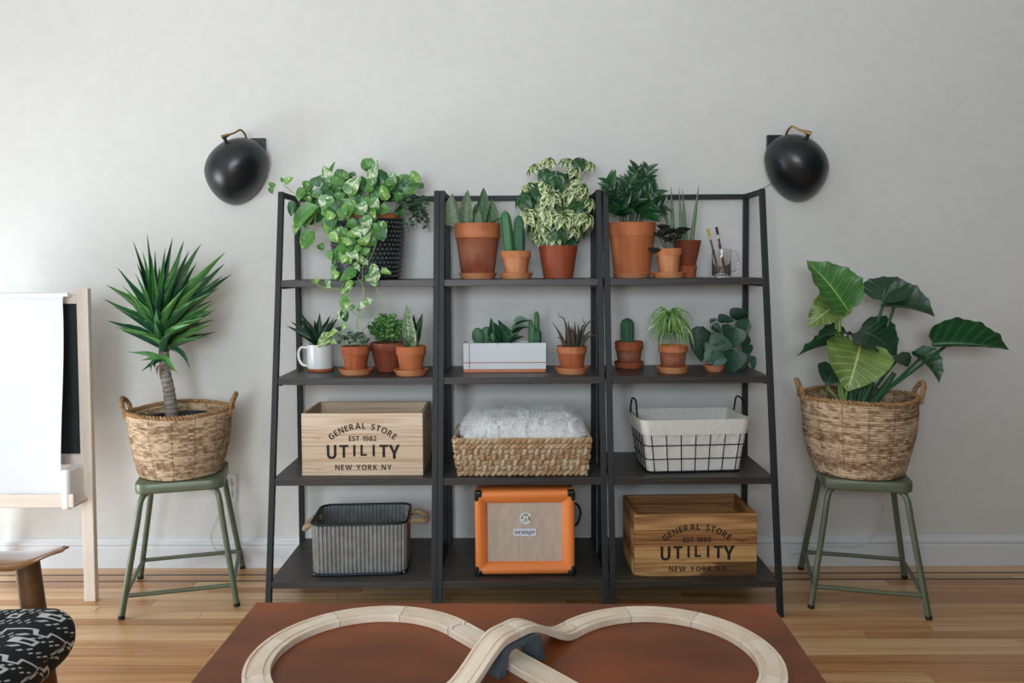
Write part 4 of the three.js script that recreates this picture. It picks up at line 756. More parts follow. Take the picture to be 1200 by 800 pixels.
function cactus(o, base, top, r, ribs, mat, name = 'cactus_stem', bulge = 0.1) {
  const n = 12, seg = ribs * 6, pos = [], idx = [], d = top.clone().sub(base), L = d.length(); d.normalize();
  const x = d.clone().cross(V(0, 0, 1)).normalize(), z = x.clone().cross(d);
  for (let j = 0; j <= n; j++) { const t = j / n, rr2 = r * (t > 0.75 ? Math.sqrt(Math.max(0, 1 - ((t - 0.75) / 0.25) ** 2)) : 1) * (1 + bulge * Math.sin(t * PI) - bulge * 0.5); for (let i = 0; i < seg; i++) { const a = i / seg * 2 * PI, q = rr2 * (0.86 + 0.14 * Math.abs(Math.cos(a * ribs / 2))), p = base.clone().addScaledVector(d, L * t).addScaledVector(x, Math.cos(a) * q).addScaledVector(z, Math.sin(a) * q); pos.push(p.x, p.y, p.z); } }
  for (let j = 0; j < n; j++) for (let i = 0; i < seg; i++) { const a = j * seg + i, b = j * seg + (i + 1) % seg; idx.push(a, a + seg, b, b, a + seg, b + seg); }
  const g = new THREE.BufferGeometry(); g.setAttribute('position', new THREE.Float32BufferAttribute(pos, 3)); g.setIndex(idx); g.computeVertexNormals();
  const m = part(name, g, mat, o);
  const sp = []; for (let j = 1; j < 9; j++) for (let i = 0; i < ribs; i++) { const t = j / 9.5, a = i / ribs * 2 * PI, q = r * 1.0 * (t > 0.75 ? Math.sqrt(1 - ((t - 0.75) / 0.25) ** 2) : 1), p = base.clone().addScaledVector(d, L * t).addScaledVector(x, Math.cos(a) * q).addScaledVector(z, Math.sin(a) * q); const out = x.clone().multiplyScalar(Math.cos(a)).addScaledVector(z, Math.sin(a)); for (const s of [-1, 0, 1]) sp.push(rod(p, p.clone().addScaledVector(out, 0.004).addScaledVector(d, s * 0.002), 0.0003, 0.0001, 3)); }
  const s = part('spines', sp, std({ color: 0xcfc7a4, roughness: 0.8 }), m); s.userData.kind = 'stuff';
}
const cactusGreen = std({ map: texture(128, 128, (u, v) => { const n = fbm(u * 9, v * 9, 4, 3); return mixc([70, 124, 72], [38, 84, 50], n); }), color: 0xffffff, roughness: 0.55 });
const cactusDeep = std({ color: 0x2f5f41, roughness: 0.6 }), cactusMid = std({ color: 0x44794b, roughness: 0.55 });
{ // column cacti
  const q = pot('potted_cactus', 'small orange terracotta pot with two ribbed column cacti', G1, { cx: 604.5, rim: 294, base: 320, wr: 35, wb: 25, rh: 8, shelf: 0, z: 0.235, mat: saucerClay, saucer: { w: 40, base: 327, h: 7 }, saucerLabel: 'saucer under the pot of two column cacti' });
  cactus(q.o, q.P(597, 297, 0), q.P(591.5, 246, 0), 6.2 * q.k, 6, cactusMid); cactus(q.o, q.P(609, 297, 0.008), q.P(608.5, 251, 0.008), 6.4 * q.k, 6, cactusDeep); cactus(q.o, q.P(600, 297, -0.02), q.P(600.5, 270, -0.02), 3.5 * q.k, 5, cactusMid);
}
{ // variegated umbrella tree
  const q = pot('potted_schefflera', 'brick-red plastic pot with cream-variegated umbrella tree', G1, { cx: 654, rim: 288, base: 326, wr: 46, wb: 34, shelf: 0, z: 0.2, mat: plasticClay });
  const bark = std({ color: 0x6b5a3c, roughness: 0.8 }), st = std({ color: 0x7c9a55, roughness: 0.6 });
  const mats = [1, 2, 3].map((s) => leafMat(leafTex(0x3f6a34, { splash: 0xd8dca0, amount: 0.5, edge: 0xdde0ae, edgeW: 0.3, seed: s * 5 })));
  mats.push(leafMat(leafTex(0x2d5a2e, { seed: 7, vein: 0x6f9a55 })));
  const trunk = [q.P(660, 292, 0), q.P(661, 268, 0), q.P(656, 240, 0), q.P(652, 214, -0.005)]; part('trunk', tube(trunk, 0.0055, 20, 8), bark, q.o);
  part('trunk', tube([q.P(656, 292, 0.01), q.P(648, 262, 0.02), q.P(640, 236, 0.02)], 0.004, 16, 6), bark, q.o);
  const lg = leafGeo(SHAPES.ovate, { fold: 0.2, droop: 0.7, nT: 6, nS: 2 });
  srand(101);
  const heads = [[643, 186], [663, 187], [680, 186], [690, 190], [625, 196], [635, 200], [673, 196], [616, 216], [611, 228], [640, 212], [655, 208], [670, 206], [684, 214], [690, 232], [628, 226], [648, 228], [668, 224], [680, 236], [620, 240], [636, 244], [656, 246], [674, 250], [688, 252], [625, 256], [643, 262], [662, 262], [678, 264], [631, 272], [650, 276], [668, 274], [640, 250], [660, 232], [684, 244], [616, 250], [646, 240], [672, 238], [634, 262], [656, 256]];
  for (let i = 0; i < 26; i++) { const a = rr(0, 6.28), r = Math.sqrt(rnd()); heads.push([652 + Math.cos(a) * r * 34, 240 + Math.sin(a) * r * 38]); }
  heads.forEach(([px, py], i) => {
    const big = py > 200 ? 1 : 0.72, c = q.P(px + rr(-2, 2), py + rr(-2, 2), py < 200 ? rr(-0.02, 0.03) : rr(-0.05, 0.09) * (1 - Math.abs(px - 652) / 90)), from = trunk[Math.floor(rr(1, 3.99))];
    const root = from.clone().lerp(c, 0.02), list = [], dir = c.clone().sub(from).normalize(), up = V(dir.x * 0.6, 0.75, dir.z * 0.6 + 0.5).normalize();
    const ax = up.clone().cross(V(0.3, 0.1, 0.9)).normalize(), ay = up.clone().cross(ax), n = 7;
    for (let j = 0; j < n; j++) { const a = j / n * 2 * PI + i, e = ax.clone().multiplyScalar(Math.cos(a)).addScaledVector(ay, Math.sin(a)), L = rr(18, 25) * q.k * big; leafInto(list, lg, c.clone().addScaledVector(e, 0.003), c.clone().addScaledVector(e, L * 0.88).addScaledVector(up, -L * 0.34), up, L * 0.52); }
    const mm = part('leaf', list, mats[i % 3 === 2 ? 3 : i % 3], q.o);
    part('petiole', tube([root, root.clone().lerp(c, 0.5).add(V(0, 0.012, 0)), c], 0.0012, 8, 5), st, mm);
  });
}
{ // ZZ plant
  const q = pot('potted_zz_plant', 'large terracotta pot with dark glossy ZZ plant beside the glass mug', G1, { cx: 740.5, rim: 261, base: 321, wr: 55, wb: 41, rh: 16, shelf: 0, z: 0.19, mat: clay[0], saucer: { w: 45, base: 325, h: 6 }, saucerLabel: 'saucer under the pot of dark glossy ZZ plant' });
  const mats = [0x1f4a28, 0x285a30, 0x173a22].map((c, i) => leafMat(leafTex(c, { vein: 0x4f7d4a, seed: i + 3, midrib: 0.02 }), { roughness: 0.32 })), stem = std({ color: 0x35552c, roughness: 0.5 }), g = leafGeo(SHAPES.lance, { fold: 0.25, droop: 0.25, nT: 6, nS: 2 });
  srand(55);
  for (const [bx, tx, ty, dz] of [[728, 713, 214, 0.03], [735, 722, 228, 0.06], [738, 736, 216, 0.02], [742, 747, 200, 0], [745, 759, 199, -0.02], [748, 768, 226, 0.03], [744, 758, 240, 0.07], [733, 716, 240, 0.04], [746, 774, 243, 0.02], [740, 741, 236, 0.08], [730, 730, 244, 0.08], [750, 762, 250, 0.06]]) {
    const b = q.P(bx, 264, 0), t = q.P(tx, ty, dz), md = b.clone().lerp(t, 0.55).add(V((bx - tx) * 0.0006, 0.008, 0)), cv = new THREE.CatmullRomCurve3([b, md, t]);
    const s = part('stem', new THREE.TubeGeometry(cv, 12, 0.0028, 6), stem, q.o), n = 5, mat = mats[Math.floor(rnd() * 3)];
    for (let i = 1; i <= n; i++) for (const sd of [-1, 1]) { const u = 0.3 + 0.7 * i / n, p = cv.getPoint(u), d = cv.getTangent(u), side = d.clone().cross(V(rr(-0.4, 0.4), 0.1, 1)).normalize().multiplyScalar(sd), L = rr(17, 24) * q.k * (1 - 0.25 * (i === n)); leaf(s, g, mat, p, p.clone().addScaledVector(d, L * 0.72).addScaledVector(side, L * 0.62).add(V(0, 0, rr(-0.01, 0.02))), V(rr(-0.3, 0.3), 0.3, 1), L * 0.42); }
  }
}
{ // spear sansevieria in a deep saucer
  const q = pot('potted_sansevieria', 'flared brick-coloured pot with upright cylindrical sansevieria spears', G1, { cx: 805, rim: 283.5, base: 322, wr: 33, wb: 15, shelf: 0, z: 0.13, mat: clay[2] });
  single('deep_saucer', creased(lathe([[0, 0], [0.034, 0], [0.0395, 0.045], [0.038, 0.046], [0.0325, 0.006], [0, 0.006]].map((p) => [p[0] * 1.02, p[1]]), 32), 0.5), clay[1], 'deep clay cup around the foot of the spear sansevieria pot', 'saucer', undefined, V(q.x, q.Y - 0.006 + 0.006, q.z)); q.o.position.y += 0.0065;
  const m = std({ map: leafTex(0x5f7f55, { bands: 0x83a074, seed: 6 }), roughness: 0.5 }), c = fromCrop(700, 170, 4.445);
  for (const [bx, by, tx, ty, w, dz] of [[392, 505, 325, 243, 18, 0], [398, 505, 383, 212, 20, 0.01], [440, 505, 427, 222, 18, 0.02], [462, 505, 444, 228, 20, -0.01], [490, 505, 528, 208, 22, 0.01]]) { const b = q.P(...c(bx, by + 8), dz * 0.6), t = q.P(...c(tx, ty), dz), r = w / 4.445 / 2 * q.k, pts = []; part('spear_leaf', [between(b, b.clone().lerp(t, 0.55), new THREE.CylinderGeometry(r * 0.82, r, 1, 10)), between(b.clone().lerp(t, 0.55), t, new THREE.CylinderGeometry(r * 0.08, r * 0.82, 1, 10))], m, q.o); }
}
{ // small dark succulent in front
  const q = pot('potted_succulent', 'small terracotta pot with dark purple-green rosette succulents', G1, { cx: 783.5, rim: 291, base: 317, wr: 30, wb: 22, rh: 8, shelf: 0, z: 0.235, mat: saucerClay, saucer: { w: 40, base: 325, h: 7 }, saucerLabel: 'saucer under the pot of dark rosette succulents' });
  const mats = [0x2c3a30, 0x3b3a36, 0x253028].map((c, i) => std({ color: c, roughness: 0.5, side: THREE.DoubleSide })), stem = std({ color: 0x4a3a2c, roughness: 0.8 }), g = leafGeo(SHAPES.ovate, { fold: 0.3, droop: -0.4, cup: 0.4, nT: 5, nS: 2 });
  srand(66);
  for (const [px, py, dz] of [[776, 270, 0], [785, 274, 0.03], [795, 276, 0.01], [773, 279, 0.02], [790, 282, 0.04], [800, 273, -0.01], [781, 284, 0.04], [766, 297, 0.03], [777, 276, 0.03]]) {
    const c = q.P(px, py, dz), b = q.P(783 + (px - 783) * 0.4, 293, dz * 0.3), s = part('stem', tube([b, b.clone().lerp(c, 0.5).add(V(0, 0.003, 0.003)), c], 0.002, 8, 5), stem, q.o), l = [];
    for (let i = 0; i < 11; i++) { const a = i * 2.4, e = 0.35 + 0.05 * i, L = (12 - i * 0.4) * q.k, d = V(Math.cos(a) * Math.cos(i * 0.09), 0.25 + i * 0.07, Math.sin(a) * Math.cos(i * 0.09)).normalize(); leafInto(l, g, c, c.clone().addScaledVector(d, L), V(0, 1, 0.3), L * 0.6); }
    part('rosette', l, mats[Math.floor(rnd() * 3)], s);
  }
}
{ // glass mug with brushes
  const z = 0.22, k = 1 / ppm(z), p = onZ(845.5, 322, z), Y = SH.tops[0], H = 33 * k, R = 11 * k;
  const o = thing('glass_mug', 'clear glass mug holding paint brushes on the top board', 'mug', [p.x, Y, z]), glass = phys({ color: 0xffffff, transmission: 1, roughness: 0.03, ior: 1.48, thickness: 0.003 });
  part('glass_body', lathe([[0, 0.0005], [R - 0.002, 0.0005], [R, 0.002], [R, H - 0.001], [R - 0.001, H], [R - 0.0025, H - 0.001], [R - 0.0028, 0.007], [0, 0.006]], 40), glass, o);
  part('handle', tube([V(R - 0.001, H * 0.88, 0), V(R + 0.016, H * 0.92, 0), V(R + 0.028, H * 0.7, 0), V(R + 0.027, H * 0.45, 0), V(R + 0.014, H * 0.22, 0), V(R - 0.001, H * 0.22, 0)], 0.0032, 40, 10), glass, o);
  const B = (name, x0, x1, y1, col, tip, label, ptn) => {
    const b = onZ(x0, 320, z).setY(Y + 0.0085), t = onZ(x1, y1, z - 0.012), o2 = thing(name, label, 'brush', b, 0, 'brushes in the glass mug'), e = t.clone().sub(b), d = e.clone().normalize(), L = e.length();
    part('handle', rod(V(0, 0, 0), d.clone().multiplyScalar(L * 0.76), 0.0028, 0.0042, 10), ptn ?? std({ color: col, roughness: 0.5 }), o2); part('ferrule', rod(d.clone().multiplyScalar(L * 0.76), d.clone().multiplyScalar(L * 0.84), 0.0044, 0.0048, 10), std({ color: 0xb9b3a6, metalness: 0.8, roughness: 0.35 }), o2); part('bristles', rod(d.clone().multiplyScalar(L * 0.84), e, 0.0048, 0.0056, 10), std({ color: tip, roughness: 0.9 }), o2);
  };
  B('paint_brush', 843, 829.5, 268, 0x6b4a2e, 0xcaa23c, 'paint brush with brown handle and yellow bristles in the glass mug');
  B('paint_brush', 851, 839.5, 266, 0x5b4a5c, 0x3a3430, 'paint brush with patterned purple handle and dark bristles in the glass mug', std({ map: texture(64, 64, (u, v) => { const n = fbmTile(u * 4, v * 10, 4, 10, 3, 2); return n > 0.5 ? [120, 70, 66] : [54, 52, 84]; }), roughness: 0.5 }));
  B('paint_brush', 849, 843, 286, 0xa8683f, 0x7a5034, 'short paint brush with reddish handle in the glass mug');
}

// ---------------------------------------------------------------- second board
{ // white mug with dark bromeliad
  const z0 = onY(376, 436, SH.tops[1]).z, k = 1 / ppm(z0 - 0.05), R = 15.2 * k, zc = z0 - R, H = 31.5 * k, p = onZ(376, 434, zc), Y = SH.tops[1];
  const o = thing('potted_bromeliad', 'white ceramic mug with bare clay foot planted with dark strap leaves', 'potted plant', [p.x, Y, zc], 0, G1), white = phys({ color: 0xe4e4e0, roughness: 0.3, clearcoat: 0.4, clearcoatRoughness: 0.15 });
  part('mug_foot', creased(lathe([[0, 0], [R - 0.003, 0], [R - 0.001, 0.002], [R - 0.0003, 0.012]], 40), 0.5), clay[1], o, 'bare clay foot of the mug');
  part('mug', creased(lathe([[R - 0.0003, 0.012], [R, 0.013], [R, H - 0.002], [R - 0.002, H], [R - 0.0045, H - 0.002], [R - 0.005, H - 0.014], [0, H - 0.015]], 40), 0.5), white, o);
  part('handle', tube([V(-R + 0.001, H * 0.86, 0.004), V(-R - 0.022, H * 0.88, 0.006), V(-R - 0.034, H * 0.72, 0.006), V(-R - 0.033, H * 0.45, 0.006), V(-R - 0.02, H * 0.24, 0.006), V(-R + 0.001, H * 0.18, 0.004)], 0.0052, 40, 10), white, o);
  part('soil', soilDisc(R - 0.006, H - 0.014, 1), soilMat, o);
  const P = (x, y, dz) => onZ(310 + x / 5.714, 320 + y / 5.714, zc + dz).sub(o.position), g = leafGeo(SHAPES.sword, { fold: 0.25, droop: 0.35 }), m = [leafMat(leafTex(0x1d3f2a, { seed: 3 })), leafMat(leafTex(0x24482f, { seed: 8 }))];
  [[155, 330, 0.03, 9], [180, 300, 0, 9], [245, 250, 0.01, 9], [225, 265, -0.04, 9], [360, 268, 0.03, 11], [425, 270, -0.03, 10], [300, 330, 0.07, 9], [478, 280, 0, 10], [525, 320, 0.03, 11], [505, 350, 0.06, 10], [400, 330, 0.08, 10], [440, 300, 0.04, 11], [330, 300, -0.04, 10], [290, 420, 0.08, 7], [460, 380, 0.09, 9]].forEach(([x, y, dz, w], i) => leaf(o, g, m[i % 2], P(375 + (x - 375) * 0.12, 485, dz * 0.2), P(x, y, dz), V((x - 370) * -0.001, 0.8, 0.9), w * k));
  const v = leafMat(leafTex(0x78a64e, { splash: 0xd4dfa6, amount: 0.5, seed: 5, vein: 0xa9c77a })), gh = leafGeo(SHAPES.heart, { fold: 0.15, droop: 0.3 });
  for (const [a, b, c, d, w] of [[425, 400, 350, 500, 8], [440, 395, 395, 490, 7], [455, 400, 490, 385, 7], [430, 440, 480, 470, 6]]) leaf(o, gh, v, P(a, b, 0.05), P(c, d, 0.065), V(0.1, 0.3, 1), w * k * 1.2);
}
{ // small grey succulent
  const q = pot('potted_succulent', 'small terracotta pot with grey-green trailing succulent', G1, { cx: 416.7, rim: 405, base: 432, wr: 33.5, wb: 24, rh: 9.5, shelf: 1, mat: clay[1], saucer: { w: 41, base: 440.5, h: 7 }, saucerLabel: 'saucer under the grey-green trailing succulent' });
  const g = leafGeo(SHAPES.ovate, { fold: 0.3, droop: -0.2, nT: 5, nS: 2, cup: 0.3 }), mats = [0x8fa88f, 0x6f8f74, 0x4f7458].map((c, i) => leafMat(leafTex(c, { seed: i })));
  srand(71);
  for (let i = 0; i < 46; i++) { const px = rr(396, 432), py = 404 - rr(0, 15) * (1 - Math.abs(px - 415) / 30), c = q.P(px, py, rr(-0.035, 0.05)), a = rr(0, 6.28), L = rr(7, 11) * q.k, d = V(Math.cos(a), rr(-0.1, 0.8), Math.sin(a)).normalize(); leaf(q.o, g, mats[i % 3], c, c.clone().addScaledVector(d, L), V(0, 1, 0.6), L * 0.5); }
  const stem = std({ color: 0x6d8a55, roughness: 0.6 }), t = []; for (let i = 0; i < 14; i++) { const px = rr(402, 430); t.push(tube([q.P(416 + (px - 416) * 0.5, 408, rr(-0.02, 0.02)), q.P(px, 400, rr(-0.02, 0.03)), q.P(px + rr(-4, 4), 392, rr(-0.02, 0.03))], 0.0011, 8, 4)); } part('stem', t, stem, q.o);
}
{ // jade plant behind
  const q = pot('potted_jade_plant', 'dark terracotta pot with small-leaved jade plant', G1, { cx: 454, rim: 401, base: 432.5, wr: 40, wb: 27, rh: 9, shelf: 1, z: 0.17, mat: clay[2] });
  const stem = std({ color: 0x5a4a34, roughness: 0.8 }), mats = [0x4c7a3c, 0x5f8f48, 0x356233].map((c, i) => std({ color: c, roughness: 0.4 }));
  srand(81); const pad = new THREE.SphereGeometry(1, 8, 5);
  for (let i = 0; i < 15; i++) {
    const tx = rr(434, 475), ty = 367 + Math.abs(tx - 454) * 0.5 + rr(0, 12), dz = rr(-0.05, 0.06), b = q.P(454 + (tx - 454) * 0.25, 404, dz * 0.2), t = q.P(tx, ty, dz), cv = new THREE.CatmullRomCurve3([b, b.clone().lerp(t, 0.5).add(V(0, 0.006, 0)), t]), s = part('stem', new THREE.TubeGeometry(cv, 8, 0.0018, 5), stem, q.o), l = [];
    for (let j = 0; j < 9; j++) for (const sd of [-1, 1]) { const u = 0.25 + 0.75 * j / 8, p = cv.getPoint(u), a = j * 1.57 + rnd(), e = V(Math.cos(a) * sd, 0.35, Math.sin(a) * sd).normalize(), r = rr(2.6, 4.2) * q.k, m = new THREE.Matrix4().compose(p.clone().addScaledVector(e, r), new THREE.Quaternion().setFromUnitVectors(V(0, 1, 0), e), V(r * 0.72, r, r * 0.34)); l.push(pad.clone().applyMatrix4(m)); }
    part('leaves', l, mats[i % 3], s).userData.kind = 'stuff';
  }
}
{ // banded snake plant
  const q = pot('potted_snake_plant', 'small terracotta pot with banded snake plant beside the jade plant', G1, { cx: 481.5, rim: 405, base: 432, wr: 35, wb: 25, rh: 10, shelf: 1, mat: clay[0], saucer: { w: 41, base: 441.5, h: 7 }, saucerLabel: 'saucer under the banded snake plant' });
  const m = leafMat(leafTex(0x6f8f66, { bands: 0xc4cdae, seed: 3, edge: 0xd2d6a4, edgeW: 0.12 })), m2 = leafMat(leafTex(0x3f6444, { seed: 8, edge: 0xa9b98a, edgeW: 0.1 })), g = leafGeo(SHAPES.lance, { fold: 0.2, droop: 0.1, cup: 0.3, twist: 0.3 }), c = fromCrop(310, 320, 5.714);
  for (const [bx, by, tx, ty, w, dz, mm] of [[980, 505, 950, 205, 14, 0, m], [1000, 505, 1058, 262, 9, -0.02, m2], [1005, 505, 998, 272, 9, -0.02, m2], [965, 505, 905, 400, 6, 0.03, m2], [990, 505, 1025, 380, 7, 0.02, m], [960, 505, 925, 360, 7, -0.01, m]]) leaf(q.o, g, mm, q.P(...c(bx, by), dz * 0.4), q.P(...c(tx, ty), dz), V(0.1, 0.1, 1), w * q.k * 1.15);
}
{ // white rectangular planter
  const Y = SH.tops[1], f = onY(591.5, 436.2, Y), k = 1 / ppm(f.z), W = 97 * k, H = 34.5 * k, D = 0.115;
  const o = thing('white_planter', 'long white planter with thin copper lines holding assorted succulents', 'planter', [f.x, Y, f.z - D / 2], 0, G1);
  const white = std({ color: 0xdfe3e5, roughness: 0.5 }), copper = std({ color: 0xb06a48, roughness: 0.4, metalness: 0.35 }), b = 4 * k, gv = 1.1 * k, x0 = -W / 2 + 7 * k, y1 = 11.5 * k;
  part('copper_base', box(W - 0.001, b, D - 0.001, 0, b / 2, 0, 0.001), copper, o, 'copper coloured base strip');
  const t = 0.008, pz = D / 2 - t / 2;
  // front face of four panels parted by recessed copper lines
  for (const [a, c, d, e] of [[-W / 2, x0 - gv / 2, b, y1 - gv / 2], [x0 + gv / 2, W / 2, b, y1 - gv / 2], [-W / 2, x0 - gv / 2, y1 + gv / 2, H], [x0 + gv / 2, W / 2, y1 + gv / 2, H]]) part('white_panel', box(c - a, e - d, t, (a + c) / 2, (d + e) / 2, pz), white, o);
  part('copper_line', [box(W - 0.002, gv + 0.001, t * 0.7, 0, y1, pz - 0.0012), box(gv + 0.001, H - b - 0.001, t * 0.7, x0, (H + b) / 2, pz - 0.0012)], copper, o, 'thin copper lines crossing the front');
  part('white_wall', [box(W, H - b, t, 0, (H + b) / 2, -pz), box(t, H - b, D - 2 * t, -W / 2 + t / 2, (H + b) / 2, 0), box(t, H - b, D - 2 * t, W / 2 - t / 2, (H + b) / 2, 0)], white, o);
  part('soil', box(W - 2 * t, 0.01, D - 2 * t, 0, H - 0.016, 0), soilMat, o);
  const P = (x, y, dz = 0) => onZ(510 + x / 5.715, 320 + y / 5.715, f.z - D / 2 + dz).sub(o.position), gr = leafGeo(SHAPES.round, { fold: 0.05, droop: 0.15, cup: 0.1 }), gl = leafGeo(SHAPES.sword, { fold: 0.5, droop: 0.5, cup: 0.3 });
  const mp = leafMat(leafTex(0x3f6a44, { seed: 3 }), { roughness: 0.55 }), ml = leafMat(leafTex(0x2f5f40, { seed: 5, edge: 0x7a9a74, edgeW: 0.1 })), thick = (bx, by, tx, ty, w, dz, d2) => { const a = P(bx, by, dz), c = P(tx, ty, dz), g = new THREE.SphereGeometry(1, 16, 10), L = a.distanceTo(c); part('pad', g, mp, o).applyMatrix4(new THREE.Matrix4().compose(a.clone().lerp(c, 0.5), new THREE.Quaternion().setFromUnitVectors(V(0, 1, 0), c.clone().sub(a).normalize()), V(w * k / 2, L / 2, 0.006))); };
  thick(295, 480, 280, 365, 15, 0.01); thick(335, 485, 345, 358, 15, 0.0); thick(372, 485, 390, 395, 9, 0.02);
  leaf(o, gl, ml, P(440, 480, 0), P(360, 305, 0.02), V(-0.4, 0.4, 1), 17 * k); leaf(o, gl, ml, P(450, 480, 0.01), P(440, 300, 0), V(0.5, 0.3, 1), 17 * k); leaf(o, gl, ml, P(455, 480, 0.02), P(400, 330, 0.04), V(0, 0.4, 1), 15 * k);
  const arch = leafGeo(SHAPES.strap, { fold: 0.4, droop: 1.3, cup: 0.3 });
  leaf(o, gl, ml, P(490, 480, 0.01), P(560, 360, 0.03), V(-0.5, 0.6, 0.8), 14 * k); leaf(o, gl, ml, P(530, 400, 0.02), P(625, 335, 0.04), V(-0.4, 0.9, 0.5), 12 * k); leaf(o, gl, ml, P(545, 350, 0.01), P(635, 295, 0.02), V(-0.3, 0.9, 0.5), 13 * k); leaf(o, gl, ml, P(500, 475, 0.03), P(585, 405, 0.04), V(-0.3, 0.8, 0.6), 8 * k);
  cactus(o, P(635, 490, 0.0), P(638, 305, 0.0), 2.6 * k, 5, cactusMid, 'cactus_stem', 0); cactus(o, P(680, 490, 0.01), P(680, 370, 0.01), 5.2 * k, 6, cactusDeep, 'cactus_stem', 0.2); cactus(o, P(683, 400, 0), P(676, 252, 0), 3.2 * k, 5, cactusMid, 'cactus_stem', 0.1); cactus(o, P(650, 490, 0.015), P(655, 340, 0.02), 3 * k, 5, cactusMid, 'cactus_stem', 0.1);
}
{ // dark curly aloe
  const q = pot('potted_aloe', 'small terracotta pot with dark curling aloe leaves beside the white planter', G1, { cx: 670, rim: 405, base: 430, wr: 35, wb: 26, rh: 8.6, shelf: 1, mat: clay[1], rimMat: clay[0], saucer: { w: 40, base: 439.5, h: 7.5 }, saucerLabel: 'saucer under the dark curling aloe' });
  const mats = [std({ color: 0x4a4038, roughness: 0.5 }), std({ color: 0x3a4634, roughness: 0.5 }), std({ color: 0x5a4636, roughness: 0.5 })], c = fromCrop(510, 320, 5.715);
  const taper = (pts, r, mat, name) => { const cv = new THREE.CatmullRomCurve3(pts), n = 14, m = 6, pos = [], idx = [], fr = cv.computeFrenetFrames(n); for (let i = 0; i <= n; i++) { const p = cv.getPointAt(i / n), w = r * (1 - (i / n) ** 1.4) + 0.0004; for (let j = 0; j < m; j++) { const a = j / m * 2 * PI, v = p.clone().addScaledVector(fr.normals[i], Math.cos(a) * w).addScaledVector(fr.binormals[i], Math.sin(a) * w * 0.7); pos.push(v.x, v.y, v.z); } } for (let i = 0; i < n; i++) for (let j = 0; j < m; j++) { const a = i * m + j, b = i * m + (j + 1) % m; idx.push(a, b, a + m, b, b + m, a + m); } const g = new THREE.BufferGeometry(); g.setAttribute('position', new THREE.Float32BufferAttribute(pos, 3)); g.setIndex(idx); g.computeVertexNormals(); part('leaf', g, mat, q.o); };
  [[870, [830, 400], [780, 320], 0.02], [885, [875, 350], [830, 255], 0, [858, 300], [825, 285]], [900, [890, 400], [895, 320], 0.03], [925, [935, 400], [935, 320], 0.04], [950, [985, 360], [1000, 295], 0, [1005, 335], [985, 315]], [960, [1010, 350], [1080, 290], -0.02], [970, [1020, 430], [1095, 405], 0.03], [960, [1010, 415], [1068, 372], 0.01], [880, [840, 410], [820, 372], 0.04], [910, [905, 380], [880, 330], 0.02], [940, [960, 400], [955, 340], 0.05], [890, [850, 440], [815, 430], 0.05], [930, [925, 420], [915, 350], 0.06]].forEach(([bx, m, t, dz, e1, e2], i) => { const P = (p, d) => q.P(...c(...p), d); const pts = [P([bx, 505], dz * 0.3), P(m, dz * 0.7)]; if (e1) pts.push(P(e1, dz), P(e2, dz)); pts.push(P(t, dz)); taper(pts, 3.1 * q.k, mats[i % 3]); });
}
{ // round column cactus
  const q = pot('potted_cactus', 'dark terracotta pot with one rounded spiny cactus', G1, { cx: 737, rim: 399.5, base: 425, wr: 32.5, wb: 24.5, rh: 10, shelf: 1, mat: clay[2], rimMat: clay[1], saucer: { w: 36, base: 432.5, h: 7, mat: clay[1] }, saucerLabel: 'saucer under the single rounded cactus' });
  cactus(q.o, q.P(735.5, 403, 0), q.P(735, 372, 0), 7.6 * q.k, 12, cactusDeep, 'cactus_stem', 0.1);
}
{ // fountain of fine leaves
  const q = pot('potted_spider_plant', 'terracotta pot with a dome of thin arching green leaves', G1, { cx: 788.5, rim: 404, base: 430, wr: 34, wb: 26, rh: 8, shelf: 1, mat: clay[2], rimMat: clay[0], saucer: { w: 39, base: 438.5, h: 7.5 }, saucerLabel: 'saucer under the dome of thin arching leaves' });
  const mats = [leafMat(leafTex(0x7fae58, { seed: 2, vein: 0xc4d99a })), leafMat(leafTex(0x5a8c48, { seed: 4 })), leafMat(leafTex(0xa5c77c, { seed: 6, edge: 0xd5e2b4, edgeW: 0.3 }))];
  srand(91);
  const blade = (pts, w) => { const cv = new THREE.CatmullRomCurve3(pts), n = 9, pos = [], uv = [], idx = []; for (let i = 0; i <= n; i++) { const t = i / n, p = cv.getPoint(t), d = cv.getTangent(t), s = d.clone().cross(V(0.2, 0.5, 1)).normalize().multiplyScalar(w * (1 - t ** 2.5) + 0.0003); pos.push(p.x - s.x, p.y - s.y, p.z - s.z, p.x + s.x, p.y + s.y, p.z + s.z); uv.push(0, t, 1, t); if (i < n) { const a = 2 * i; idx.push(a, a + 1, a + 2, a + 1, a + 3, a + 2); } } const g = new THREE.BufferGeometry(); g.setAttribute('position', new THREE.Float32BufferAttribute(pos, 3)); g.setAttribute('uv', new THREE.Float32BufferAttribute(uv, 2)); g.setIndex(idx); g.computeVertexNormals(); return g; };
  part('stem', rod(q.P(786, 407, 0), q.P(785, 378, 0), 0.003, 0.002, 8), std({ color: 0x7b9a55, roughness: 0.6 }), q.o);
  for (let i = 0; i < 150; i++) { const a = i * 2.399, e = rr(0.15, 1), h = q.P(785.5, rr(366, 392), 0), R = rr(20, 31) * q.k * (0.55 + 0.45 * e), up = rr(2, 8) * q.k, drop = rr(8, 30) * q.k * e, d = V(Math.cos(a), 0, Math.sin(a)); part('leaf', blade([h, h.clone().addScaledVector(d, R * 0.45).add(V(0, up, 0)), h.clone().addScaledVector(d, R * 0.85).add(V(0, up * 0.3 - drop * 0.35, 0)), h.clone().addScaledVector(d, R).add(V(0, -drop, 0))], 0.003), mats[i % 3], q.o); }
}
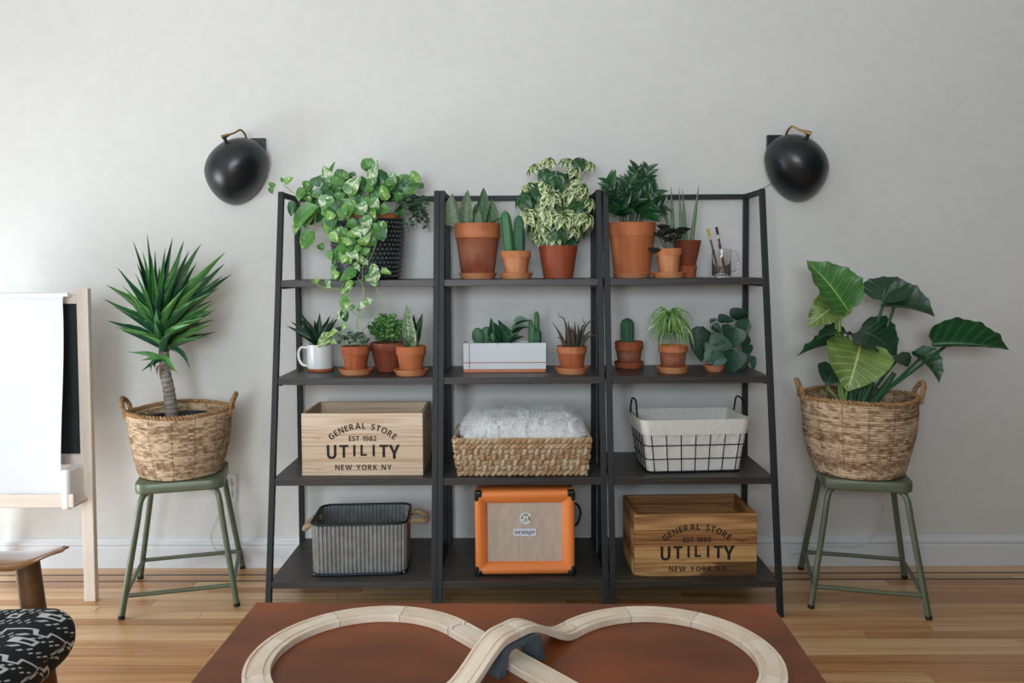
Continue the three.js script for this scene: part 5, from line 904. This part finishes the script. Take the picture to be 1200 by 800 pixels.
{ // big-leaved peperomia
  const q = pot('potted_peperomia', 'shallow terracotta dish with large dark rounded leaves', G1, { cx: 837, rim: 427, base: 436, wr: 26, wb: 20, shelf: 1, mat: saucerClay });
  const mats = [leafMat(leafTex(0x1c3d2c, { seed: 3, vein: 0x3a6248, veins: 5, midrib: 0.015 }), { roughness: 0.5 }), leafMat(leafTex(0x254a38, { seed: 6, vein: 0x4a7558, veins: 5, midrib: 0.015 }), { roughness: 0.5 }), leafMat(leafTex(0x2f5744, { seed: 8, vein: 0x5f8a6c, veins: 5 }), { roughness: 0.5 })], g = leafGeo(SHAPES.heart, { fold: 0.1, droop: 0.4, cup: 0.15 }), stem = std({ color: 0x4a6a3a, roughness: 0.6 }), c = fromCrop(700, 320, 5.4545);
  srand(95);
  const root = q.P(838, 430, 0);
  for (const [bx, by, tx, ty, w, dz, mi, nx, ny] of [[660, 340, 650, 575, 20, 0.0, 0, -0.6, 0.1], [700, 360, 625, 480, 16, -0.03, 0, -0.4, 0.2], [770, 300, 875, 290, 13, 0.02, 1, 0, 1.2], [850, 275, 970, 235, 14, -0.02, 0, 0.1, 1], [940, 260, 880, 290, 12, -0.03, 0, 0.2, 1], [735, 330, 800, 385, 8, 0.02, 0, -0.3, 0.6], [720, 310, 765, 290, 5, 0.0, 1, 0, 0.8], [905, 300, 960, 400, 19, 0.0, 2, 0.5, 0.3], [850, 330, 835, 420, 17, 0.02, 1, 0.1, 0.3], [890, 350, 870, 480, 20, 0.03, 1, 0, 0.2], [790, 400, 720, 460, 15, 0.04, 1, -0.2, 0.5], [830, 420, 760, 490, 17, 0.05, 1, -0.1, 0.5], [770, 485, 680, 560, 16, 0.06, 2, -0.3, 0.6], [790, 520, 740, 590, 16, 0.065, 2, 0, 0.4], [880, 490, 860, 645, 23, 0.05, 1, 0.1, 0.2], [920, 500, 910, 640, 19, 0.03, 0, 0.3, 0.2], [950, 470, 985, 510, 14, 0.02, 0, 0.5, 0.4], [980, 530, 1010, 625, 9, 0.02, 2, 0.6, 0.3], [930, 420, 970, 470, 14, 0.01, 0, 0.4, 0.3], [930, 350, 985, 330, 12, -0.01, 2, 0.5, 0.4], [700, 440, 690, 490, 7, 0.03, 2, 0, 0.4]]) {
    const b = q.P(...c(bx, by), dz - 0.012), l = leaf(q.o, g, mats[mi], b, q.P(...c(tx, ty), dz), V(nx, ny, 1), w * q.k * 1.15);
    part('petiole', tube([root, root.clone().lerp(b, 0.5).add(V(0, 0.01, -0.01)), b], 0.0014, 10, 5), stem, q.o);
  }
}

// ---------------------------------------------------------------- trailing pothos on the top board
{
  const z = 0.175, k = 1 / ppm(z), Y = SH.tops[0], p = onZ(431, 326, z), R = 42 * k, B = 36 * k, H = 70 * k;
  const o = thing('potted_pothos', 'trailing variegated pothos in a black knobbly woven pot', 'potted plant', [p.x, Y, z], 0, G1);
  const c = fromCrop(300, 160, 4.445), P = (x, y, dz = 0) => onZ(...c(x, y), z + dz).sub(o.position);
  const black = std({ map: texture(256, 128, (u, v) => { const n = fbmTile(u * 30, v * 20, 30, 20, 4, 2); return mixc([46, 50, 52], [22, 25, 27], n); }), roughness: 0.45 });
  const prof = [[0, 0], [B - 0.004, 0], [B, 0.004]]; for (let i = 1; i <= 20; i++) { const t = i / 20; prof.push([B + (R - B) * Math.min(1, t * 1.5) ** 0.7, 0.004 + t * (H - 0.006)]); } prof.push([R - 0.003, H], [R - 0.008, H - 0.002], [B - 0.008, 0.01], [0, 0.01]);
  const pot = part('pot', creased(lathe(prof, 48), 0.5), black, o, 'black woven pot');
  const kn = [], kb = new THREE.SphereGeometry(1, 6, 4); for (let j = 0; j < 13; j++) { const t = (j + 0.6) / 13.4, r = B + (R - B) * Math.min(1, t * 1.5) ** 0.7; for (let i = 0; i < 46; i++) { const a = (i + (j % 2) * 0.5) / 46 * 2 * PI; kn.push(kb.clone().scale(0.0062, 0.0052, 0.0045).applyMatrix4(new THREE.Matrix4().makeRotationY(PI / 2 - a)).translate(Math.cos(a) * r, 0.004 + t * (H - 0.006), Math.sin(a) * r)); } }
  const km = part('woven_knots', kn, std({ color: 0x565c5e, roughness: 0.4 }), pot); km.userData.kind = 'stuff';
  part('inner_pot', creased(lathe([[R * 0.5, H - 0.04], [R * 0.86, H - 0.03], [R * 0.9, H + 0.016], [R * 0.86, H + 0.018], [R * 0.82, H + 0.005]], 40), 0.5), clay[0], o, 'terracotta rim inside the woven pot');
  part('soil', soilDisc(R * 0.83, H + 0.002, 1), soilMat, o);
  const gh = [leafGeo(SHAPES.heart, { fold: 0.18, droop: 0.35 }), leafGeo(SHAPES.heart, { fold: 0.35, droop: 0.6, twist: 0.2 }), leafGeo(SHAPES.heart, { fold: 0.1, droop: 0.8, cup: 0.2 })];
  const lm = [[0x548f3a, 0xcfdc94, 0.36], [0x437f36, 0xb8cc7c, 0.32], [0x74aa48, 0xd6dea0, 0.44], [0x2f6832, 0x9dbb6a, 0.22], [0x6a9f58, 0xdde4c4, 0.52]].map(([a, b, q], i) => leafMat(leafTex(a, { splash: b, amount: q, seed: i * 4 + 2, vein: 0x8fb765, midrib: 0.02 })));
  const stem = std({ color: 0x86a560, roughness: 0.55 });
  const L = (bx, by, tx, ty, w, dz, mi, nx = 0, ny = 0.5) => { if (by > 330 && bx > 370 && bx < 700) dz = Math.max(dz, 0.15 + (dz - 0.08) * 0.4); return leaf(o, gh[(bx + tx) % 3 | 0], lm[mi], P(bx, by, dz - 0.01), P(tx, ty, dz), V(nx, ny, 1), w / 4.445 * k * 1.25); };
  // leaves read from the photograph: base, tip, width, depth offset, tone
  const list = [[95, 265, 65, 232, 22, 0.02, 0], [78, 265, 82, 297, 22, 0.03, 0], [150, 245, 185, 205, 30, 0.02, 2], [140, 235, 130, 210, 14, 0.02, 0],
    [270, 230, 268, 285, 40, 0.03, 0], [255, 275, 200, 330, 45, 0.04, 0], [300, 290, 190, 300, 42, 0.02, 1], [200, 340, 165, 415, 36, 0.05, 3], [240, 290, 290, 335, 36, 0.03, 2], [320, 370, 155, 490, 70, 0.07, 0], [325, 365, 225, 470, 60, 0.05, 2], [300, 510, 220, 580, 72, 0.08, 0], [270, 490, 290, 560, 50, 0.07, 4], [330, 560, 350, 590, 30, 0.06, 0],
    [385, 250, 350, 145, 52, 0.02, 4], [375, 215, 408, 125, 18, 0.0, 0], [430, 260, 395, 195, 50, 0.02, 1], [440, 270, 465, 180, 58, 0.02, 2], [500, 300, 480, 190, 52, 0.03, 3], [480, 300, 535, 200, 62, 0.06, 4], [520, 200, 475, 190, 22, 0.01, 3], [590, 160, 560, 110, 58, 0.02, 0], [570, 180, 600, 108, 40, 0.0, 1], [600, 260, 630, 115, 36, 0.03, 4], [610, 250, 585, 160, 40, 0.04, 4], [560, 280, 545, 200, 48, 0.01, 3], [660, 250, 640, 165, 62, 0.0, 3], [680, 280, 665, 175, 55, -0.02, 3], [690, 260, 720, 180, 55, 0.0, 4], [720, 300, 735, 200, 48, -0.02, 1], [640, 320, 600, 250, 60, 0.03, 3], [680, 330, 650, 245, 42, 0.05, 2],
    [385, 310, 345, 400, 66, 0.09, 4], [405, 310, 345, 310, 50, 0.08, 3], [350, 330, 310, 350, 40, 0.06, 3], [380, 270, 330, 260, 46, 0.05, 3], [420, 330, 460, 290, 46, 0.06, 1], [500, 330, 450, 440, 78, 0.11, 4], [515, 325, 560, 415, 70, 0.1, 0], [520, 330, 490, 420, 40, 0.1, 2], [595, 370, 588, 468, 50, 0.12, 2], [565, 330, 575, 390, 24, 0.1, 1], [655, 440, 655, 555, 44, 0.11, 4], [400, 430, 340, 500, 62, 0.1, 1], [410, 440, 360, 520, 50, 0.11, 2], [420, 400, 400, 480, 44, 0.1, 3], [430, 470, 440, 560, 50, 0.12, 4], [460, 500, 445, 600, 40, 0.13, 2], [480, 560, 510, 640, 40, 0.12, 2], [440, 600, 375, 690, 22, 0.13, 1], [500, 590, 460, 640, 34, 0.12, 4],
    [420, 700, 400, 740, 36, 0.14, 2], [520, 700, 425, 745, 52, 0.15, 1], [620, 700, 590, 690, 36, 0.14, 1], [590, 690, 640, 690, 46, 0.14, 4], [600, 710, 620, 765, 60, 0.15, 4], [650, 700, 705, 705, 26, 0.14, 2], [330, 750, 290, 755, 24, 0.15, 2], [360, 750, 395, 775, 24, 0.15, 4], [500, 750, 460, 800, 28, 0.15, 2],
    [750, 240, 805, 200, 50, -0.03, 0], [800, 240, 860, 260, 44, -0.02, 1], [840, 240, 812, 168, 40, 0.0, 2], [790, 270, 770, 210, 46, -0.02, 3], [770, 300, 830, 270, 46, 0.0, 0], [720, 320, 780, 300, 40, 0.02, 1], [760, 280, 700, 240, 40, -0.01, 3], [850, 250, 875, 265, 26, 0.0, 3]];
  for (const a of list) L(...a, a.length > 7 ? 0 : (a[2] - a[0]) * 0.003);
  srand(301);
  for (let i = 0; i < 34; i++) { const bx = rr(375, 640), by = rr(300, 540) + (bx < 480 ? 40 : 0), an = rr(0.3, 2.8), ln = rr(45, 75); L(bx, by, bx + Math.cos(an) * ln, by + Math.sin(an) * ln, rr(36, 54), rr(0.1, 0.2), i % 5, rr(-0.5, 0.3), rr(0.2, 0.7)); }
  for (let i = 0; i < 95; i++) { const a = rr(0, 1), bx = 250 + a * 500, by = rr(215, 430) - 40 * Math.sin(a * PI), an = rr(0, 6.28), ln = rr(40, 70); L(bx, by, bx + Math.cos(an) * ln, by + Math.abs(Math.sin(an)) * ln * 0.9, rr(34, 52), rr(-0.09, 0.05), [3, 3, 1, 0][i % 4], rr(-0.5, 0.5), rr(0.2, 0.8)); }
  for (let i = 0; i < 30; i++) { const bx = rr(385, 580), by = rr(470, 690), an = rr(0.4, 2.7), ln = rr(34, 60); L(bx, by, bx + Math.cos(an) * ln, by + Math.sin(an) * ln, rr(24, 42), rr(0.1, 0.2), [0, 2, 4, 1][i % 4], rr(-0.5, 0.3), rr(0.2, 0.7)); }
  // stems
  const S = (pts, r = 0.0016) => part('vine', tube(pts.map(([x, y, d]) => P(x, y, y > 430 && x > 370 && x < 700 ? Math.max(d, 0.148) : d)), r, 30, 5), stem, o);
  S([[500, 400, 0], [440, 260, 0.02], [300, 240, 0.03], [220, 300, 0.04], [140, 250, 0.02]]); S([[520, 400, 0], [380, 320, 0.05], [320, 380, 0.06], [300, 500, 0.07]]); S([[560, 400, 0.02], [600, 300, 0.03], [605, 240, 0.03], [590, 165, 0.02]]); S([[600, 400, 0.02], [560, 500, 0.12], [500, 520, 0.12], [430, 470, 0.12]]); S([[600, 420, 0.04], [605, 480, 0.12], [585, 560, 0.13], [600, 600, 0.13], [560, 660, 0.14], [555, 740, 0.15], [565, 860, 0.15], [575, 940, 0.15], [520, 925, 0.15], [440, 830, 0.15]]);
  S([[640, 430, 0.05], [625, 560, 0.13], [560, 680, 0.14], [480, 640, 0.13], [470, 560, 0.12]]); S([[480, 420, 0.04], [520, 510, 0.12], [550, 560, 0.13], [560, 590, 0.13]]); S([[700, 390, 0.0], [670, 320, 0.0], [680, 240, 0.0]]); S([[720, 390, 0.0], [760, 330, 0.0], [830, 290, 0.0], [850, 250, 0]]); S([[560, 740, 0.15], [520, 760, 0.15], [430, 800, 0.15], [350, 790, 0.15], [300, 755, 0.15]]);
  // vines hanging below the board, in front of its edge
  const c6 = fromCrop(310, 320, 5.714), Q = (x, y, d = 0.15) => onZ(...c6(x, y), z + d).sub(o.position);
  part('vine', tube([Q(620, 30), Q(665, 90), Q(660, 180), Q(620, 190), Q(570, 160), Q(545, 120)], 0.0016, 30, 5), stem, o); part('vine', tube([Q(735, 60), Q(760, 130), Q(785, 220), Q(740, 290), Q(690, 250)], 0.0018, 30, 5), stem, o); part('vine', tube([Q(785, 220), Q(770, 280), Q(800, 305)], 0.0014, 20, 5), stem, o); part('vine', tube([Q(710, 290), Q(690, 350), Q(640, 380), Q(615, 340), Q(635, 260)], 0.0014, 30, 5), stem, o); part('vine', tube([Q(635, 260), Q(625, 330), Q(635, 400)], 0.0014, 20, 5), stem, o); part('vine', tube([Q(320, 50), Q(400, 90), Q(500, 100), Q(540, 60)], 0.0014, 20, 5), stem, o);
  for (const [bx, by, tx, ty, w, mi] of [[545, 110, 505, 130, 30, 2], [590, 50, 540, 140, 36, 2], [555, 160, 500, 190, 50, 0], [540, 170, 535, 255, 60, 2], [600, 215, 565, 250, 34, 1], [540, 250, 480, 310, 46, 4], [530, 250, 545, 330, 50, 3], [690, 185, 620, 240, 40, 4], [680, 200, 720, 170, 40, 4], [640, 240, 620, 250, 20, 1], [760, 50, 700, 60, 60, 4], [470, 20, 490, 35, 40, 0], [330, 55, 315, 45, 20, 2], [420, 80, 440, 100, 30, 4], [540, 330, 520, 380, 34, 2], [470, 390, 420, 420, 30, 2]]) leaf(o, gh[(bx % 3)], lm[mi], Q(bx, by), Q(tx, ty, 0.16), V(0.1, 0.4, 1), w / 5.714 * k * 1.1);
  // darker trailing sprays on the other side of the same pot
  const dk = leafMat(leafTex(0x1f4a30, { seed: 9 })), dk2 = leafMat(leafTex(0x2d5a38, { seed: 14 })), go = leafGeo(SHAPES.ovate, { fold: 0.2, droop: 0.3, nT: 6, nS: 2 }), twig = std({ color: 0x33492f, roughness: 0.7 });
  for (let i = 0; i < 16; i++) {
    const tx = rr(760, 925), ty = rr(310, 500), md = [rr(740, 820), rr(300, 350)], d = rr(-0.08, 0.05), cv = new THREE.CatmullRomCurve3([P(720, 395, 0), P(...md, d), P((md[0] + tx) / 2 + 20, (md[1] + ty) / 2 - 10, d), P(tx, ty, d)]), s = part('spray', new THREE.TubeGeometry(cv, 16, 0.0012, 5), twig, o);
    for (let j = 2; j < 9; j++) { const q = cv.getPoint(j / 9), a = rr(0, 6.28), len = rr(5, 9) * k; leaf(s, go, j % 2 ? dk : dk2, q, q.clone().add(V(Math.cos(a) * len, rr(-0.6, 0.5) * len, Math.sin(a) * len)), V(rr(-0.4, 0.4), 0.6, 1), len * 0.62); }
  }
}

// ---------------------------------------------------------------- yucca in the straw basket
{
  const z = 0.268, k = 1 / ppm(z), c = fromCrop(100, 260, 3.332), b = onZ(205, 520, z), y0 = basketL.position.y + 0.016;
  const o = thing('potted_yucca', 'spiky green yucca tree with a bare trunk in a black nursery pot', 'potted plant', [-1.325, y0, z], 0);
  const P = (x, y, dz = 0) => onZ(...c(x, y), z + dz).sub(o.position);
  const blk = std({ color: 0x1a1d20, roughness: 0.45 }), rimY = 0.198;
  part('nursery_pot', creased(lathe([[0, 0], [0.1, 0], [0.128, rimY - 0.012], [0.136, rimY - 0.012], [0.137, rimY], [0.131, rimY], [0.122, rimY - 0.02], [0.1, 0.01], [0, 0.008]], 40), 0.5), blk, o, 'black plastic nursery pot');
  part('soil', soilDisc(0.122, rimY - 0.03, 1), soilMat, o);
  const bark = std({ map: texture(128, 256, (u, v) => { const n = fbmTile(u * 10, v * 30, 10, 30, 5, 3), w = Math.sin(v * 120 + n * 7); return mixc([158, 148, 138], [96, 84, 74], clamp(0.35 + w * 0.3 + (n - 0.5), 0, 1)); }), roughness: 0.85 });
  const tr = [P(340, 810, 0), P(335, 740, 0), P(325, 650, 0), P(312, 590, 0), P(308, 540, 0), P(306, 480, 0)], cvT = new THREE.CatmullRomCurve3(tr);
  { const n = 40, m = 16, pos = [], uv = [], idx = [], fr = cvT.computeFrenetFrames(n); for (let i = 0; i <= n; i++) { const t = i / n, p = cvT.getPointAt(t), r = (0.0245 - 0.006 * t) * (1 + 0.05 * Math.sin(t * 70)); for (let j = 0; j <= m; j++) { const a = j / m * 2 * PI; const v = p.clone().addScaledVector(fr.normals[i], Math.cos(a) * r).addScaledVector(fr.binormals[i], Math.sin(a) * r); pos.push(v.x, v.y, v.z); uv.push(j / m, t); } } for (let i = 0; i < n; i++) for (let j = 0; j < m; j++) { const a = i * (m + 1) + j; idx.push(a, a + 1, a + m + 1, a + 1, a + m + 2, a + m + 1); } const g = new THREE.BufferGeometry(); g.setAttribute('position', new THREE.Float32BufferAttribute(pos, 3)); g.setAttribute('uv', new THREE.Float32BufferAttribute(uv, 2)); g.setIndex(idx); g.computeVertexNormals(); bark.side = THREE.DoubleSide; part('trunk', g, bark, o, 'grey-brown ringed trunk'); }
  const g = [leafGeo(SHAPES.sword, { fold: 0.3, droop: 0.12, nT: 10 }), leafGeo(SHAPES.sword, { fold: 0.3, droop: 0.3, nT: 10 }), leafGeo(SHAPES.sword, { fold: 0.25, droop: 1.3, nT: 10 })];
  const mats = [0x3f7a4a, 0x5b9a52, 0x2c5f42, 0x6fae5c].map((x, i) => leafMat(leafTex(x, { seed: i * 3 + 1, edge: 0xa9c98a, edgeW: 0.06 }), { roughness: 0.4 }));
  const tips = [[70, 288, 0.03], [83, 208, -0.06], [82, 372, -0.05], [118, 390, 0.05], [128, 168, 0.02], [168, 496, 0.06, 0.45], [187, 65, -0.03], [222, 105, 0.04], [237, 38, 0.0], [278, 150, -0.08], [328, 55, -0.03], [342, 95, 0.05], [370, 65, -0.05], [403, 70, 0.02], [415, 155, 0.06], [490, 92, 0.03], [528, 150, -0.04], [495, 228, -0.06], [555, 190, 0.04], [490, 315, 0.05], [497, 372, -0.03], [432, 440, 0.06], [215, 575, 0.08], [352, 578, 0.1], [170, 235, 0.06], [250, 130, 0.08], [300, 205, 0.12], [440, 165, -0.08], [420, 290, 0.14], [180, 300, 0.12], [240, 260, 0.16], [335, 260, 0.16], [390, 230, 0.1], [460, 250, 0.1], [140, 340, 0.1], [205, 200, 0.1], [350, 180, 0.1], [290, 100, 0.06], [150, 420, 0.1], [440, 350, 0.12], [270, 330, 0.18], [110, 300, -0.08], [200, 150, -0.1], [310, 120, -0.12], [430, 200, -0.14], [480, 280, -0.12], [360, 130, -0.1], [220, 530, 0.1], [270, 380, 0.17], [380, 380, 0.15], [330, 420, 0.16], [230, 420, 0.14], [520, 200, 0.0], [260, 90, -0.05], [385, 110, 0.06]];
  srand(401);
  tips.forEach(([x, y, dz], i) => { const low = sstep(250, 560, y), bs = P(308 + (x - 308) * 0.05 + rr(-6, 6), 445 + low * 95 + rr(-12, 12), dz * 0.12 + 0.01), tp = P(x, y, dz); leaf(o, g[low > 0.75 ? 1 : i % 2], mats[i % 4], bs, tp, V((308 - x) * 0.002, 0.75, 0.7), (low > 0.6 ? 7 : 8.6) * k * rr(0.9, 1.15)); });
  for (let i = 0; i < 26; i++) { const a = rr(-1.45, 1.45), L = rr(170, 300) * (1 - Math.abs(a) * 0.12), dz = rr(-0.12, 0.16), x = 308 + Math.sin(a) * L * 0.9, y = 455 - Math.cos(a) * L; leaf(o, g[i % 2], mats[(i * 3) % 4], P(308 + rr(-8, 8), 455 + Math.abs(a) * 40, dz * 0.1), P(x, y, dz), V((308 - x) * 0.002, 0.75, 0.7), 7.4 * k); }
  leaf(o, g[2], mats[2], P(330, 500, 0.03), P(425, 500, 0.09), V(0.1, 1, 0.2), 8 * k); leaf(o, g[2], mats[0], P(290, 530, 0.03), P(225, 560, 0.08), V(-0.1, 1, 0.3), 7 * k);
  const dry = std({ color: 0x8a7458, roughness: 0.9, side: THREE.DoubleSide }); for (const [x, y, a, e] of [[285, 560, 278, 600], [300, 565, 290, 620], [330, 560, 345, 585], [275, 545, 268, 575]]) leaf(o, g[1], dry, P(x, y, 0.025), P(a, e, 0.03), V(0, 0.2, 1), 3 * k, 'dry_leaf');
}

// ---------------------------------------------------------------- elephant ear in the straw basket
{
  const z = 0.29, k = 1 / ppm(z), c = fromCrop(930, 290, 3.811), y0 = basketR.position.y + 0.016;
  const o = thing('potted_elephant_ear', 'elephant ear plant with huge ribbed leaves in a dark pot', 'potted plant', [1.284, y0, z], 0);
  const P = (x, y, dz = 0) => onZ(...c(x, y), z + dz).sub(o.position);
  part('nursery_pot', creased(lathe([[0, 0], [0.11, 0], [0.15, 0.2], [0.157, 0.2], [0.158, 0.213], [0.151, 0.213], [0.142, 0.19], [0.11, 0.01], [0, 0.008]], 40), 0.5), std({ color: 0x1b1a1a, roughness: 0.55 }), o, 'black plastic nursery pot');
  part('soil', soilDisc(0.142, 0.185, 1), soilMat, o);
  // heart leaf with scalloped rim and ribs pressed between the veins; attachment at a quarter of its length
  const big = ({ fold = 0.1, droop = 0.5, cup = 0.2, scal = 0.035 }) => {
    const nT = 40, nS = 20, pos = [], uv = [], idx = []; let y = -0.22, zz = 0;
    for (let j = 0; j <= nT; j++) {
      const t = j / nT, a = droop * (t - 0.22) * 1.2; if (j) { y += Math.cos(a) / nT; zz -= Math.sin(a) / nT; }
      const w0 = (t < 0.3 ? Math.sqrt(clamp(1 - ((t - 0.3) / 0.32) ** 2, 0, 1)) : (1 - ((t - 0.3) / 0.7) ** 1.75)) * 0.5 + 0.003;
      for (let i = 0; i <= nS; i++) {
        const s = i / nS * 2 - 1, w = w0 * (1 + scal * Math.abs(Math.sin(t * 26))), x = s * w, vt = t - Math.abs(s) * 0.16, rib = 0.007 * Math.sin(vt * 52) * Math.abs(s) ** 0.7, ruf = 0.02 * Math.sin(t * 26) * s ** 4;
        const l = Math.abs(s) * w * fold + s * s * w * cup + rib + ruf; const notch = t < 0.22 ? Math.abs(s) < 0.06 ? 0.0 : 0 : 0;
        pos.push(x, y + l * Math.sin(a) + (j === 0 ? 0.05 * (1 - Math.abs(s)) : 0), zz + l * Math.cos(a)); uv.push(i / nS, t);
      }
    }
    for (let j = 0; j < nT; j++) for (let i = 0; i < nS; i++) { const a = j * (nS + 1) + i; idx.push(a, a + 1, a + nS + 1, a + 1, a + nS + 2, a + nS + 1); }
    const g = new THREE.BufferGeometry(); g.setAttribute('position', new THREE.Float32BufferAttribute(pos, 3)); g.setAttribute('uv', new THREE.Float32BufferAttribute(uv, 2)); g.setIndex(idx); g.computeVertexNormals(); return g;
  };
  const tex = (a, v, s, amt) => texture(256, 256, (u, vv) => { const q = Math.abs(u - 0.5) * 2, n = fbm(u * 6, vv * 6, s, 3), f = (((vv - q * 0.16) * 8.3 % 1) + 1) % 1; let col = mixc(hex(a), hex(a).map((x) => x * 0.7), n); const e = Math.min(f, 1 - f); if (e < 0.1 && q < 0.95) col = mixc(col, hex(v), (1 - e / 0.1) * amt); if (q < 0.035) col = mixc(col, hex(v), 0.9); return col; }, true, false);
  const mk = (a, v, s, amt = 0.6, o2 = {}) => phys({ map: tex(a, v, s, amt), roughness: 0.4, side: THREE.DoubleSide, clearcoat: 0.12, clearcoatRoughness: 0.4, ...o2 });
  const bright = mk(0x4d8a3a, 0xa9c878, 3), pale = mk(0x7c9a46, 0xc3cc86, 5, 0.8), deep = mk(0x1f4a2c, 0x3f6f45, 7, 0.4), mid = mk(0x2f6236, 0x5f8f52, 9, 0.5);
  const stemM = [std({ color: 0x8fae62, roughness: 0.5 }), std({ color: 0x35603a, roughness: 0.5 })];
  const g1 = big({ fold: 0.12, droop: 0.35 }), g2 = big({ fold: 0.05, droop: 0.8 }), g3 = big({ fold: 0.3, droop: 0.6, cup: 0.35 });
  // attachment point, tip, full width, depth of base and tip, upper-face normal
  const B = (ax, ay, tx, ty, w, d0, d1, n, mat, geo, sw = 0, root = [250, 690]) => {
    const a = P(ax, ay, d0), t = P(tx, ty, d1), d = t.clone().sub(a), L = d.length() / 0.78; d.normalize(); const m = part('leaf', geo, mat, o);
    const x = d.clone().cross(n).normalize(), zn = x.clone().cross(d).normalize(); m.matrix.makeBasis(x, d, zn).scale(V(w / 3.811 * k, L, L)).setPosition(a); m.matrix.decompose(m.position, m.quaternion, m.scale);
    const r = P(root[0], root[1] + 30, 0.01); part('petiole', tube([r, r.clone().lerp(a, 0.45).add(V(sw, 0.02, 0)), a], 0.0062, 24, 8), stemM[mat === bright || mat === pale ? 0 : 1], o);
  };
  B(208, 232, 78, 45, 235, 0.05, 0.03, V(0.35, 0.35, 1), bright, g1, -0.01, [225, 690]);
  B(190, 260, 65, 330, 150, 0.02, 0.06, V(-0.35, 0.5, 0.9), pale, g2, -0.01, [215, 690]);
  B(290, 470, 255, 618, 270, 0.07, 0.17, V(-0.05, 0.75, 0.85), pale, g2, 0.0, [220, 690]);
  B(410, 215, 462, 118, 215, -0.06, -0.09, V(-0.2, 0.9, 0.45), deep, g1, 0.0, [280, 690]);
  B(450, 262, 642, 272, 190, -0.03, 0.04, V(0, 0.85, 0.65), deep, g3, 0.01, [285, 690]);
  B(330, 385, 487, 447, 260, 0.0, 0.08, V(0.1, 0.9, 0.75), deep, g2, 0.0, [265, 690]);
  B(215, 385, 110, 365, 95, 0.03, 0.09, V(0, 1, 0.4), deep, g2, 0, [240, 690]);
  B(190, 432, 18, 448, 60, -0.02, 0.06, V(0, 1, 0.12), mid, g1, -0.01, [235, 690]);
  B(690, 432, 985, 424, 135, -0.02, 0.06, V(-0.1, 0.55, 0.85), mid, g3, 0.03, [300, 690]);
  B(560, 500, 675, 585, 120, -0.04, 0.02, V(0.3, 0.7, 0.6), mid, g3, 0.02, [330, 690]);
  B(470, 490, 520, 520, 110, -0.08, -0.04, V(0, 0.9, 0.5), deep, g2, 0.01, [300, 690]);
  B(180, 545, 150, 600, 130, -0.02, 0.04, V(-0.4, 0.5, 0.8), deep, g2, 0, [225, 690]);
  // leaf sheaths at the foot
  const sh = stemM[1]; part('leaf_sheath', [rod(P(250, 730, 0), P(262, 600, 0), 0.022, 0.012, 12), rod(P(290, 730, 0.01), P(350, 600, 0), 0.02, 0.012, 12), rod(P(340, 720, 0), P(450, 560, -0.01), 0.018, 0.009, 12)], sh, o);
  part('leaf_sheath', tube([P(210, 725, 0.04), P(190, 670, 0.05), P(150, 625, 0.05)], 0.008, 16, 8), std({ color: 0x7f8a4e, roughness: 0.6 }), o);
}

renderer.render(scene, camera);
